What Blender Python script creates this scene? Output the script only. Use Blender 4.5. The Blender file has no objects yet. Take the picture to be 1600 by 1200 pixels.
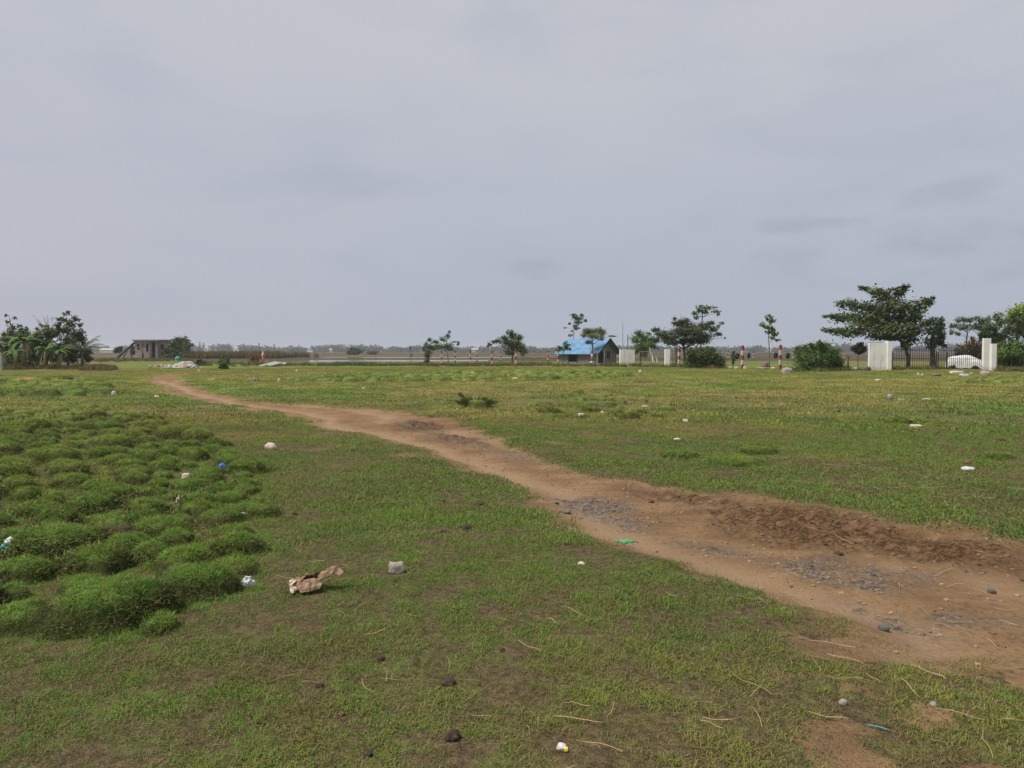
import bpy, bmesh, math, random
import numpy as np
from mathutils import Vector, noise as mnoise

# ------------------------------------------------------------------ camera, sky, sun, exposure
F, CX, CY, HZ, CH = 1150.0, 800.0, 600.0, 549.0, 1.6          # focal length (px), image centre, horizon row, eye height
PITCH = math.atan((CY - HZ) / F)
sc = bpy.context.scene
COL = sc.collection
cam_d = bpy.data.cameras.new('camera'); cam = bpy.data.objects.new('camera', cam_d); COL.objects.link(cam)
cam.location = (0, 0, CH); cam.rotation_euler = (math.pi / 2 - PITCH, 0, 0)
cam_d.sensor_fit = 'HORIZONTAL'; cam_d.sensor_width = 36.0; cam_d.lens = 36.0 * F / 1600.0
cam_d.clip_start = 0.05; cam_d.clip_end = 20000
sc.camera = cam
sc.view_settings.view_transform = 'Standard'; sc.view_settings.look = 'None'
sc.view_settings.exposure = 0.30; sc.view_settings.gamma = 1.0
sc.cycles.use_denoising = True
sc.cycles.max_bounces = 6; sc.cycles.diffuse_bounces = 3; sc.cycles.transparent_max_bounces = 8

SUN_EL, SUN_AZ = math.radians(60), math.radians(-112)          # azimuth clockwise from +Y (straight ahead): from the left, a little behind
sun_dir = Vector((math.sin(SUN_AZ) * math.cos(SUN_EL), math.cos(SUN_AZ) * math.cos(SUN_EL), math.sin(SUN_EL)))
sd = bpy.data.lights.new('sun', 'SUN'); sd.energy = 3.6; sd.angle = math.radians(12); sd.color = (1.0, 0.93, 0.82)
sun = bpy.data.objects.new('sun', sd); COL.objects.link(sun)
sun.rotation_euler = (-sun_dir).to_track_quat('-Z', 'Y').to_euler()

def ray(px, py):
    v = (CY - py) / F
    return ((px - CX) / F, math.cos(PITCH) + v * math.sin(PITCH), -math.sin(PITCH) + v * math.cos(PITCH))
def G(px, py, z=0.0):
    d = ray(px, py); t = (z - CH) / d[2]
    return (d[0] * t, d[1] * t)
def P(px, py, Y):
    d = ray(px, py); t = Y / d[1]
    return Vector((d[0] * t, Y, CH + d[2] * t))
def depth(py): return G(800, py)[1]

class NT:                                                       # small node-tree helper
    def __init__(s, nt): s.nt = nt
    def n(s, typ, ins=None, **props):
        nd = s.nt.nodes.new(typ)
        for k, v in props.items(): setattr(nd, k, v)
        for k, v in (ins or {}).items(): s.set(nd.inputs[k], v)
        return nd
    def set(s, sock, v):
        if hasattr(v, 'is_output'): s.nt.links.new(v, sock)
        else: sock.default_value = v
    def math(s, op, a, b=0.0, c=0.0, clamp=False):
        nd = s.n('ShaderNodeMath', operation=op, use_clamp=clamp)
        for i, v in enumerate((a, b, c)): s.set(nd.inputs[i], v)
        return nd.outputs[0]
    def mix(s, f, a, b, blend='MIX'):
        nd = s.n('ShaderNodeMix', data_type='RGBA', blend_type=blend)
        s.set(nd.inputs[0], f); s.set(nd.inputs[6], a); s.set(nd.inputs[7], b)
        return nd.outputs[2]
    def ss(s, x, lo, hi, a=0.0, b=1.0):
        nd = s.n('ShaderNodeMapRange', interpolation_type='SMOOTHSTEP')
        s.set(nd.inputs[0], x)
        for i, v in enumerate((lo, hi, a, b)): s.set(nd.inputs[i + 1], v)
        return nd.outputs[0]
    def noise(s, vec, scale, detail=4.0, rough=0.55, dist=0.0):
        nd = s.n('ShaderNodeTexNoise', ins={'Scale': scale, 'Detail': detail, 'Roughness': rough, 'Distortion': dist})
        s.set(nd.inputs['Vector'], vec)
        return nd.outputs['Fac']

world = bpy.data.worlds.new('World'); sc.world = world; world.use_nodes = True
w = NT(world.node_tree); world.node_tree.nodes.clear()
sky = w.n('ShaderNodeTexSky', sky_type='NISHITA', sun_disc=False, sun_elevation=SUN_EL, sun_rotation=SUN_AZ, air_density=1.2, dust_density=3.0)
bg_sky = w.n('ShaderNodeBackground', ins={'Color': sky.outputs[0], 'Strength': 0.06})
dirn = w.n('ShaderNodeTexCoord').outputs['Generated']
sep = w.n('ShaderNodeSeparateXYZ', ins={0: dirn})
az = w.math('ARCTAN2', sep.outputs[0], sep.outputs[1]); el = w.math('ARCSINE', sep.outputs[2])
elev = w.ss(el, 0.0, 0.50)
c_up = w.mix(w.ss(w.noise(dirn, 1.6, 3.0), 0.35, 0.7), (0.515, 0.538, 0.600, 1), (0.572, 0.578, 0.615, 1))
base = w.mix(elev, (0.432, 0.472, 0.560, 1), c_up)
warm = w.math('MULTIPLY', w.ss(az, 0.1, -0.65), w.ss(el, 0.5, 0.12))
base = w.mix(w.math('MULTIPLY', warm, 0.38), base, (0.56, 0.53, 0.58, 1))
str_v = w.n('ShaderNodeCombineXYZ', ins={0: w.math('MULTIPLY', az, 2.2), 1: w.math('MULTIPLY', el, 8.0), 2: 0.3})
streak = w.ss(w.noise(str_v.outputs[0], 1.5, 5.0, 0.5, 0.4), 0.42, 0.75)
base = w.mix(w.math('MULTIPLY', streak, 0.42), base, (0.40, 0.435, 0.535, 1))
puff_v = w.n('ShaderNodeCombineXYZ', ins={0: w.math('MULTIPLY', az, 14.0), 1: w.math('MULTIPLY', el, 34.0), 2: 0.7})
puff = w.noise(puff_v.outputs[0], 1.0, 5.0, 0.6, 0.3)
for px, py, rx, ry, k in ((1245, 352, 75, 11, .40), (1475, 298, 55, 18, .30), (1500, 372, 110, 22, .34), (1235, 412, 55, 26, .28), (838, 420, 38, 16, .34),
                          (1570, 392, 80, 30, .22), (1420, 440, 120, 14, .20), (600, 290, 160, 22, .14)):
    d = Vector(ray(px, py)).normalized()
    a0, e0 = math.atan2(d.x, d.y), math.asin(d.z)
    qa = w.math('DIVIDE', w.math('SUBTRACT', az, a0), rx / F); qe = w.math('DIVIDE', w.math('SUBTRACT', el, e0), ry / F)
    rr = w.math('ADD', w.math('MULTIPLY', qa, qa), w.math('MULTIPLY', qe, qe))
    f = w.ss(w.math('ADD', rr, w.math('MULTIPLY', w.math('SUBTRACT', puff, 0.5), 6.5)), 1.9, -1.3)
    base = w.mix(w.math('MULTIPLY', f, min(.9, k * 1.75)), base, (0.355, 0.395, 0.475, 1))
bg_cl = w.n('ShaderNodeBackground', ins={'Color': base, 'Strength': 0.865})
wm = w.n('ShaderNodeMixShader', ins={0: 0.9, 1: bg_sky.outputs[0], 2: bg_cl.outputs[0]})
w.n('ShaderNodeOutputWorld', ins={0: wm.outputs[0]})

# ------------------------------------------------------------------ helpers
def tag(o, label=None, cat=None, group=None, kind=None):
    for k, v in (('label', label), ('category', cat), ('group', group), ('kind', kind)):
        if v: o[k] = v
    return o
def empty(name, loc, label, cat, group=None, rz=0.0):
    o = bpy.data.objects.new(name, None); COL.objects.link(o); o.location = loc; o.rotation_euler.z = rz; o.empty_display_size = 0.3
    return tag(o, label, cat, group)

class MB:                                                       # collects shapes into ONE mesh
    def __init__(s, origin=(0, 0, 0)): s.v = []; s.f = []; s.m = []; s.o = Vector(origin)
    def add(s, vs, fs, mat=0):
        b = len(s.v); s.v += [Vector(p) - s.o for p in vs]; s.f += [tuple(b + i for i in f) for f in fs]; s.m += [mat] * len(fs); return s
    def box(s, c, size, rz=0.0, mat=0, tilt=None):
        c = Vector(c); hx, hy, hz = size[0] / 2, size[1] / 2, size[2] / 2
        from mathutils import Euler
        R = Euler(((tilt or (0, 0))[0], (tilt or (0, 0))[1], rz)).to_matrix()
        vs = [c + R @ Vector((x, y, z)) for z in (-hz, hz) for (x, y) in ((-hx, -hy), (hx, -hy), (hx, hy), (-hx, hy))]
        return s.add(vs, [(3, 2, 1, 0), (4, 5, 6, 7), (0, 1, 5, 4), (1, 2, 6, 5), (2, 3, 7, 6), (3, 0, 4, 7)], mat)
    def tube(s, pts, rad, n=6, mat=0):
        pts = [Vector(p) for p in pts]
        if not hasattr(rad, '__len__'): rad = [rad] * len(pts)
        vs = []; fs = []
        for i, p in enumerate(pts):
            t = (pts[min(i + 1, len(pts) - 1)] - pts[max(i - 1, 0)])
            t = t.normalized() if t.length > 1e-9 else Vector((0, 0, 1))
            a = t.cross(Vector((0.13, 1, 0.21))); a = a.normalized() if a.length > 1e-6 else Vector((1, 0, 0)); b = t.cross(a)
            for k in range(n):
                q = 2 * math.pi * k / n; vs.append(p + (a * math.cos(q) + b * math.sin(q)) * rad[i])
        for i in range(len(pts) - 1):
            for k in range(n):
                k2 = (k + 1) % n; fs.append((i * n + k, i * n + k2, (i + 1) * n + k2, (i + 1) * n + k))
        fs.append(tuple(range(n))[::-1]); fs.append(tuple((len(pts) - 1) * n + k for k in range(n)))
        return s.add(vs, fs, mat)
    def build(s, name, mats, parent=None, smooth=False, loc=None):
        me = bpy.data.meshes.new(name); me.from_pydata([tuple(p) for p in s.v], [], s.f)
        for m in (mats if isinstance(mats, (list, tuple)) else [mats]): me.materials.append(m)
        me.polygons.foreach_set('material_index', s.m)
        if smooth: me.polygons.foreach_set('use_smooth', [True] * len(s.f))
        me.update()
        o = bpy.data.objects.new(name, me); COL.objects.link(o)
        if parent: o.parent = parent
        o.location = loc if loc is not None else ((0, 0, 0) if parent else s.o)
        return o

def np_mesh(name, verts, faces, mats, attrs=(), smooth=True):
    """verts (N,3), faces (M,4) quads, attrs: (name, type, array)"""
    me = bpy.data.meshes.new(name)
    verts = np.asarray(verts, np.float32); faces = np.asarray(faces, np.int32); k = faces.shape[1] if len(faces) else 4
    me.vertices.add(len(verts)); me.vertices.foreach_set('co', verts.ravel())
    if len(faces):
        me.loops.add(faces.size); me.loops.foreach_set('vertex_index', faces.ravel())
        me.polygons.add(len(faces)); me.polygons.foreach_set('loop_start', np.arange(0, faces.size, k, dtype=np.int32))
        if smooth: me.polygons.foreach_set('use_smooth', np.ones(len(faces), bool))
    for nm, typ, arr in attrs:
        a = me.attributes.new(nm, typ, 'POINT')
        a.data.foreach_set({'FLOAT': 'value', 'INT': 'value', 'FLOAT_VECTOR': 'vector', 'FLOAT_COLOR': 'color'}[typ], np.ascontiguousarray(arr).ravel())
    for m in mats: me.materials.append(m)
    me.update(calc_edges=True); me.validate()
    o = bpy.data.objects.new(name, me); COL.objects.link(o)
    return o

# value noise in numpy
def vnoise(x, y, seed=0):
    xi = np.floor(x).astype(np.int64); yi = np.floor(y).astype(np.int64); fx = x - xi; fy = y - yi
    fx = fx * fx * (3 - 2 * fx); fy = fy * fy * (3 - 2 * fy)
    def h(i, j):
        v = (i * 374761393 + j * 668265263 + seed * 1442695041) & 0xffffffff
        v = ((v ^ (v >> 13)) * 1274126177) & 0xffffffff
        return ((v ^ (v >> 16)) & 0xffff) / 65535.0
    a = h(xi, yi); b = h(xi + 1, yi); c = h(xi, yi + 1); d = h(xi + 1, yi + 1)
    return (a + (b - a) * fx) * (1 - fy) + (c + (d - c) * fx) * fy
def fbm(x, y, wl, octs=4, seed=0, gain=0.5):
    t = 0; amp = 1.0; tot = 0
    for o in range(octs):
        f = (2.03 ** o) / wl; t = t + amp * vnoise(x * f + 17.3 * o, y * f - 9.1 * o, seed + o); tot += amp; amp *= gain
    return t / tot
def sstep(x, lo, hi):
    t = np.clip((x - lo) / (hi - lo), 0, 1); return t * t * (3 - 2 * t)
def sdf(poly, X, Y):                                            # signed distance to a polygon, negative inside
    p = np.asarray(poly, float); d2 = np.full(X.shape, 1e18); ins = np.zeros(X.shape, bool)
    for i in range(len(p)):
        a = p[i]; b = p[(i + 1) % len(p)]; ex, ey = b - a
        wx = X - a[0]; wy = Y - a[1]; t = np.clip((wx * ex + wy * ey) / (ex * ex + ey * ey + 1e-12), 0, 1)
        d2 = np.minimum(d2, (wx - ex * t) ** 2 + (wy - ey * t) ** 2)
        c = (a[1] > Y) != (b[1] > Y)
        with np.errstate(divide='ignore', invalid='ignore'):
            ins ^= c & (X < (b[0] - a[0]) * (Y - a[1]) / (b[1] - a[1] + 1e-12) + a[0])
    return np.where(ins, -1, 1) * np.sqrt(d2)
def PX(*pts): return [G(*p) for p in pts]

def material(name):
    m = bpy.data.materials.new(name); m.use_nodes = True; m.node_tree.nodes.clear(); return m, NT(m.node_tree)
def finish(t, col, rough=0.85, bump=None, bstr=0.3, bdist=0.02, spec=0.3, metal=0.0):
    b = t.n('ShaderNodeBsdfPrincipled', ins={'Base Color': col, 'Roughness': rough, 'Metallic': metal, 'Specular IOR Level': spec})
    if bump is not None:
        bp = t.n('ShaderNodeBump', ins={'Strength': bstr, 'Distance': bdist, 'Height': bump}); t.set(b.inputs['Normal'], bp.outputs[0])
    t.n('ShaderNodeOutputMaterial', ins={0: b.outputs[0]})
def pos(t): return t.n('ShaderNodeNewGeometry').outputs['Position']
def obj_pos(t): return t.n('ShaderNodeTexCoord').outputs['Object']
def mottled(name, c1, c2, scale=4.0, rough=0.85, bump=0.3, bdist=0.02, spec=0.3, metal=0.0, detail=6.0):
    m, t = material(name); p = obj_pos(t); n = t.noise(p, scale, detail, 0.6)
    finish(t, t.mix(t.ss(n, 0.3, 0.7), (*c1, 1), (*c2, 1)), rough, t.noise(p, scale * 4, 4), bump, bdist, spec, metal); return m

MAT = {}
MAT['bark'] = mottled('bark', (.085, .07, .055), (.16, .135, .105), 6, .9, .5)
MAT['pale_bark'] = mottled('pale_bark', (.48, .46, .42), (.68, .66, .62), 5, .9, .4)
MAT['dark_bark'] = mottled('dark_bark', (.04, .032, .025), (.09, .07, .05), 6, .9, .5)
MAT['red_paint'] = mottled('red_paint', (.20, .035, .03), (.34, .08, .065), 5, .6, .1)
MAT['white_paint'] = mottled('white_paint', (.38, .36, .33), (.62, .60, .57), 5, .7, .1)
MAT['concrete'] = mottled('concrete', (.30, .29, .27), (.44, .43, .40), 3, .9, .4)
MAT['iron'] = mottled('iron', (.018, .018, .018), (.045, .038, .034), 8, .6, .2, metal=.3)
MAT['wire'] = mottled('wire', (.10, .095, .09), (.16, .14, .12), 8, .5, .1, metal=.5)
MAT['rubber'] = mottled('rubber', (.012, .012, .013), (.028, .027, .026), 10, .8, .2)
MAT['dark_fill'] = mottled('near_black_fill', (.02, .018, .016), (.035, .03, .027), 3, .9, .1)  # near-black stands in for shade at the hut; car underbody uses it too
MAT['brick'] = mottled('weathered_brick', (.22, .165, .135), (.40, .32, .27), 1.0, .9, .5)
MAT['slab'] = mottled('weathered_slab', (.16, .145, .13), (.27, .25, .23), 1.5, .9, .4)
MAT['stone_beige'] = mottled('beige_stone', (.42, .35, .27), (.60, .52, .42), 14, .9, .5, .01)
MAT['stone_grey'] = mottled('grey_stone', (.20, .18, .15), (.38, .345, .295), 14, .9, .6, .01)
MAT['stone_white'] = mottled('white_stone', (.36, .34, .30), (.60, .57, .52), 18, .9, .4, .01)
MAT['stone_dark'] = mottled('dark_stone', (.07, .07, .065), (.15, .145, .13), 18, .85, .5, .01)
MAT['dung'] = mottled('dark_clod', (.035, .022, .018), (.085, .052, .04), 25, .95, .8, .01)
MAT['dry_leaf'] = mottled('dry_leaf', (.09, .048, .032), (.19, .11, .075), 25, .8, .5, .01)
MAT['driftwood'] = mottled('driftwood', (.13, .095, .075), (.24, .19, .15), 8, .9, .5)
MAT['plank'] = mottled('grey_plank', (.22, .22, .21), (.35, .35, .34), 4, .85, .3)
MAT['plastic_white'] = mottled('white_plastic', (.40, .43, .43), (.62, .64, .64), 20, .4, .3, .01, .5)
MAT['plastic_blue'] = mottled('blue_plastic', (.03, .10, .45), (.07, .22, .62), 20, .4, .3, .01, .5)
MAT['plastic_green'] = mottled('green_plastic', (.05, .24, .09), (.12, .36, .17), 20, .4, .3, .01, .5)
MAT['plastic_teal'] = mottled('teal_plastic', (.015, .17, .15), (.05, .30, .27), 8, .5, .3, .02, .5)
MAT['plastic_yellow'] = mottled('yellow_plastic', (.60, .42, .03), (.72, .56, .08), 20, .4, .3, .01, .5)

def m_leaf(name, trans=0.25, rough=0.55):
    m, t = material(name)
    c = t.n('ShaderNodeAttribute', attribute_name='Col').outputs['Color']
    b = t.n('ShaderNodeBsdfPrincipled', ins={'Base Color': c, 'Roughness': rough, 'Specular IOR Level': 0.3})
    tr = t.n('ShaderNodeBsdfTranslucent', ins={'Color': t.mix(1.0, c, (1.1, 1.2, .6, 1), 'MULTIPLY')})
    mx = t.n('ShaderNodeMixShader', ins={0: trans, 1: b.outputs[0], 2: tr.outputs[0]})
    t.n('ShaderNodeOutputMaterial', ins={0: mx.outputs[0]}); return m
MAT['leaf'] = m_leaf('leaf_green')

def m_blade(name, trans=0.3, tip=(1.25, 1.2, .9)):
    m, t = material(name)
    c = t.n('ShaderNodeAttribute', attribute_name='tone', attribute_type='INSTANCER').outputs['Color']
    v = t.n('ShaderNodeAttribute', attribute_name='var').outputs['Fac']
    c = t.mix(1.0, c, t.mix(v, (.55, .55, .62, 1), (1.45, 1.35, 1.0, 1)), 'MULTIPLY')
    dry = t.n('ShaderNodeAttribute', attribute_name='dry').outputs['Fac']
    c = t.mix(dry, c, (.27, .20, .10, 1))
    b = t.n('ShaderNodeBsdfPrincipled', ins={'Base Color': c, 'Roughness': 0.6, 'Specular IOR Level': 0.2})
    tr = t.n('ShaderNodeBsdfTranslucent', ins={'Color': c})
    mx = t.n('ShaderNodeMixShader', ins={0: trans, 1: b.outputs[0], 2: tr.outputs[0]})
    t.n('ShaderNodeOutputMaterial', ins={0: mx.outputs[0]}); return m
MAT['blade'] = m_blade('grass_blade')
def m_inst(name, rough=0.9):
    m, t = material(name)
    c = t.n('ShaderNodeAttribute', attribute_name='tone', attribute_type='INSTANCER').outputs['Color']
    n = t.noise(obj_pos(t), 60, 4)
    finish(t, t.mix(1.0, c, t.mix(n, (.6, .6, .6, 1), (1.4, 1.4, 1.4, 1)), 'MULTIPLY'), rough, n, .4, .005); return m
MAT['inst'] = m_inst('loose_bits')

# ------------------------------------------------------------------ ground: one height field, split into field and dirt track
rng = np.random.default_rng(5); random.seed(5)
rs = [0.25]
while rs[-1] < 2.2: rs.append(rs[-1] + 0.12)
while rs[-1] < 60: rs.append(rs[-1] * 1.0036)
while rs[-1] < 420: rs.append(rs[-1] * 1.010)
while rs[-1] < 9000: rs.append(rs[-1] * 1.07)
rs = np.array(rs)
ths = np.radians(np.concatenate([np.arange(-180, -52, 4.0), np.arange(-52, 52, 0.11), np.arange(52, 180.01, 4.0)]))
R, T = np.meshgrid(rs, ths, indexing='ij'); GX = R * np.sin(T); GY = R * np.cos(T)
NR, NTH = R.shape

track = PX((232, 591), (262, 590), (300, 608), (340, 618), (400, 627), (470, 631), (540, 637), (610, 641), (650, 649), (705, 658), (745, 671), (795, 690),
           (845, 714), (905, 735), (965, 748), (1040, 757), (1065, 766), (1150, 769), (1230, 780), (1300, 795), (1400, 815), (1500, 830), (1610, 846), (1900, 890),
           (1900, 1130), (1610, 1058), (1500, 1042), (1420, 1027), (1350, 1000), (1300, 975), (1250, 955), (1200, 940), (1150, 925), (1100, 905), (1040, 885), (980, 865),
           (920, 840), (870, 815), (830, 786), (800, 766), (750, 745), (700, 722), (650, 703), (600, 688), (560, 676), (520, 673), (470, 662), (490, 650), (450, 641),
           (400, 636), (340, 626), (290, 614), (262, 604), (240, 596))
spur = PX((232, 591), (262, 590), (300, 586), (306, 583), (270, 583), (240, 587))
lane = PX((1600, 585), (1330, 586), (1000, 596), (800, 606), (640, 611), (640, 614), (830, 611), (1040, 600), (1330, 589), (1600, 588))
GRAV = [PX((850, 768), (940, 775), (1010, 800), (1022, 826), (960, 818), (890, 797)), PX((1190, 876), (1300, 866), (1380, 884), (1415, 905), (1380, 928), (1330, 912), (1250, 892)),
        PX((1275, 920), (1330, 916), (1400, 948), (1470, 980), (1485, 996), (1400, 972), (1330, 945)), PX((1050, 846), (1120, 852), (1180, 866), (1120, 868)),
        PX((1340, 872), (1420, 880), (1440, 896), (1390, 890)), PX((1440, 945), (1560, 958), (1570, 975), (1470, 965)), PX((600, 650), (690, 668), (840, 712), (830, 722), (700, 690), (610, 662))]
MUD = [PX((985, 757), (1060, 767), (1150, 771), (1230, 782), (1300, 797), (1400, 817), (1500, 833), (1620, 850), (1620, 905), (1480, 885), (1400, 866), (1310, 866), (1230, 853), (1150, 832), (1090, 800)),
       PX((600, 661), (650, 656), (700, 660), (706, 668), (640, 673)), PX((680, 676), (730, 680), (760, 694), (700, 690))]
ORANGE = PX((15, 597), (20, 591), (62, 589), (66, 594), (45, 597))
POND = [PX((425, 566), (470, 561.3), (770, 561.0), (760, 563.8), (560, 564.6)), PX((455, 559.6), (800, 559.3), (800, 557.4), (520, 557.6)), PX((480, 568.6), (520, 565.9), (690, 565.6), (690, 568.4))]
MZONE = [PX((-200, 640), (0, 648), (120, 640), (260, 660), (330, 690), (380, 730), (412, 770), (410, 830), (400, 905), (360, 940), (235, 1000), (0, 1015), (-300, 1010)),
         PX((-200, 596), (0, 597), (130, 596), (172, 612), (160, 619), (0, 622), (-200, 622)), PX((430, 592), (560, 586), (720, 582), (980, 581), (980, 590), (700, 596), (480, 598)),
         PX((1470, 595), (1600, 590), (1700, 592), (1640, 600), (1500, 600)), PX((790, 640), (900, 615), (1010, 612), (1060, 640), (1000, 660), (870, 655))]

m_near = R < 260
X, Y = GX[m_near], GY[m_near]
def field(fn, default=0.0):
    o = np.full(R.shape, default); o[m_near] = fn; return o
edge_n = (fbm(X, Y, .8, 5, 3) - .5) * .75 + (fbm(X, Y, .22, 2, 9) - .5) * .35
far_k = np.clip(Y / 25, .5, 3)
dirt = sstep(-(sdf(track, X, Y) - .42 * sstep(Y, 13, 20) + edge_n * np.clip(Y / 14, .7, 1.5)), -0.34, 0.40)
dirt = np.maximum(dirt, sstep(-(sdf(spur, X, Y) + edge_n), -0.2, 0.3))
lane_v = .55 * sstep(-(sdf(lane, X, Y) + edge_n * 2), -0.5, .8) * sstep(fbm(X, Y, 5, 3, 71), .35, .6)
patch = sstep(fbm(X, Y, .8, 5, 21), .54, .68) * sstep(fbm(X, Y, 4.0, 2, 25), .30, .60)
dist_tr = sdf(track, X, Y)
patch = patch * np.clip(1.0 - dist_tr / 7.0, .25, 1) * (Y < 60)
lowright = sstep(X * .8 - Y * .42, -1.4, .6) * (Y < 6)
patch = np.maximum(patch, lowright * sstep(fbm(X, Y, .32, 5, 33), .40, .56) * 1.45)
tr_in = dirt.copy()
bare = np.clip(np.maximum(np.maximum(dirt, lane_v), patch * .62), 0, 1)
org = sstep(-(sdf(ORANGE, X, Y) + edge_n * .6), -.3, .3); bare = np.maximum(bare, org)
grav = np.zeros(X.shape); mud = np.zeros(X.shape)
for p, gk_ in zip(GRAV, (1.1, 1.6, 1.6, 1.2, 1.5, 1.3, .5)): grav = np.maximum(grav, gk_ * sstep(-(sdf(p, X, Y) + edge_n * .45), -.18, .22))
for p in MUD: mud = np.maximum(mud, sstep(-(sdf(p, X, Y) + edge_n * .6), -.35, .40))
grav = np.clip(grav * (0.35 + .65 * sstep(fbm(X, Y, .35, 3, 44), .35, .55)), 0, 1); mud *= sstep(fbm(X, Y, .7, 3, 47), .08, .36)
grav *= tr_in; mud *= tr_in
D_, B_, GV_, MU_, OR_ = field(tr_in), field(bare), field(grav), field(mud), field(org)

# heights
H = np.zeros(R.shape)
h = (fbm(X, Y, 7, 3, 1) - .5) * .16 + (fbm(X, Y, 1.2, 3, 2) - .5) * .045 * np.clip(1.3 - dirt, .2, 1)
h *= np.clip(1 - (Y - 60) / 60, .15, 1)
h -= dirt * .045
cross = fbm(X * .35 + Y * .1, Y * 1.7, .5, 3, 55)
h += mud * ((fbm(X, Y, .38, 4, 61) - .5) * .17 + (fbm(X * 2.4, Y * .8, .22, 2, 63) - .5) * .11)
h += dirt * (1 - mud) * ((fbm(X * .55 - Y * .2, Y * 1.5 + X * .3, .55, 3, 66) - .5) * .06)
low_edge = track[-25:]; dl = np.full(X.shape, 1e9)
for i in range(len(low_edge) - 1):
    a_, b_ = np.array(low_edge[i]), np.array(low_edge[i + 1]); e_ = b_ - a_; tt_ = np.clip(((X - a_[0]) * e_[0] + (Y - a_[1]) * e_[1]) / (e_ @ e_ + 1e-9), 0, 1)
    dl = np.minimum(dl, np.hypot(X - a_[0] - e_[0] * tt_, Y - a_[1] - e_[1] * tt_))
wv_ = dl + (fbm(X, Y, 1.6, 2, 150) - .5) * .5
rut = dirt * (1 - mud) * np.maximum(np.exp(-((wv_ - .42) / .22) ** 2), .9 * np.exp(-((wv_ - 1.75) / .24) ** 2)); RUT_ = field(rut)
h -= rut * .045
h += grav * (fbm(X, Y, .07, 2, 68) - .5) * .02
for p in POND: h = h - .22 * sstep(-(sdf(p, X, Y) + edge_n * 2), -.8, .8)
bund = np.zeros(X.shape)
H[m_near] = h

# grassy hummocks
mounds = []
def mpx(px, py, wpx, asp=.75, hh=None):
    x, y = G(px, py); r = wpx / F * y / 2 * .9; mounds.append((x, y, r, r * asp * 1.25, hh or random.uniform(.52, .72) * r))
for a in ((45, 985, 120), (165, 975, 200), (300, 930, 130), (40, 905, 90), (150, 893, 110), (285, 893, 95), (365, 900, 80), (90, 865, 150), (200, 862, 80),
          (230, 803, 75), (150, 795, 85), (65, 800, 70), (20, 850, 60), (345, 818, 72), (285, 820, 44), (310, 790, 56), (270, 780, 40), (360, 785, 50), (380, 772, 48), (345, 770, 44),
          (210, 758, 60), (110, 760, 70), (30, 765, 60), (300, 765, 60), (255, 750, 40), (180, 725, 45), (100, 735, 60), (60, 715, 40), (270, 712, 40), (135, 696, 34),
          (-60, 960, 150), (-70, 880, 120), (-60, 800, 110), (250, 990, 60), (20, 935, 60), (240, 935, 60), (400, 790, 30), (330, 745, 40), (380, 750, 34), (150, 770, 60)):
    mpx(*a)
def rand_mounds(poly, n, r0, r1, k0=.3, k1=.5, sep=.8):
    p = np.array(poly); lo, hi = p.min(0), p.max(0); tries = 0; c = 0
    while c < n and tries < n * 30:
        tries += 1; x = random.uniform(lo[0], hi[0]); y = random.uniform(lo[1], hi[1])
        if sdf(poly, np.array([x]), np.array([y]))[0] > 0: continue
        r = random.uniform(r0, r1)
        if any((x - m[0]) ** 2 + (y - m[1]) ** 2 < ((r + m[2]) * sep) ** 2 for m in mounds): continue
        mounds.append((x, y, r, r * random.uniform(.6, .9), random.uniform(k0, k1) * r)); c += 1
rand_mounds(MZONE[0], 400, .12, .30, .55, .8, 1.06)
rand_mounds(MZONE[1], 260, .25, .55, .45, .7, .95)
rand_mounds(MZONE[2], 300, .2, .5, .35, .6, 1.0)
rand_mounds(MZONE[3], 50, .25, .5, .4, .6, 1.0)
rand_mounds(MZONE[4], 30, .12, .26, .6, .9, 2.0)
for a in ((745, 634, 46, .6), (905, 623, 14), (1000, 646, 22), (975, 654, 26), (1027, 652, 20), (985, 627, 20), (850, 645, 22), (1065, 714, 70, .5, .10), (1150, 722, 120, .4, .08), (1180, 705, 60, .5, .1),
          (1560, 712, 60, .5, .08), (1480, 642, 24), (1510, 648, 26), (1545, 646, 20), (1410, 658, 30)):
    mpx(*a)
BA = np.zeros(R.shape); MO = np.zeros(R.shape); MH = np.zeros(R.shape)
for (x, y, rx, ry, hh) in mounds:
    rr, tt = math.hypot(x, y), math.atan2(x, y); q = max(rx, ry) * 1.35
    i0, i1 = np.searchsorted(rs, [rr - q, rr + q]); j0, j1 = np.searchsorted(ths, [tt - q / rr, tt + q / rr])
    if i1 <= i0 or j1 <= j0: continue
    xs, ys = GX[i0:i1, j0:j1], GY[i0:i1, j0:j1]
    wob = 1 + .55 * (vnoise(xs / (rx * .7), ys / (rx * .7), 5) - .5)
    d = np.sqrt(((xs - x) / rx) ** 2 + ((ys - y) / ry) ** 2) * wob
    prof = np.clip(1 - d ** 3.0, 0, 1) ** .6
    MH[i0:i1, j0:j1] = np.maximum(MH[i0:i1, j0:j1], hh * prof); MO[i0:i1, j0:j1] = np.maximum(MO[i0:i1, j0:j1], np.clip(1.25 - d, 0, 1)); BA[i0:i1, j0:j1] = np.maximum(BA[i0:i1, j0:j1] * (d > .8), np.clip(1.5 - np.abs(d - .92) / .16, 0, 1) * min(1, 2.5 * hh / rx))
H += MH * (1 - .8 * D_)
SL = np.zeros(R.shape)                                          # steep hummock flanks: dead grass and shade both put into the colour
SL[1:-1] = np.abs(H[2:] - H[:-2]) / (R[2:] - R[:-2])

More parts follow.
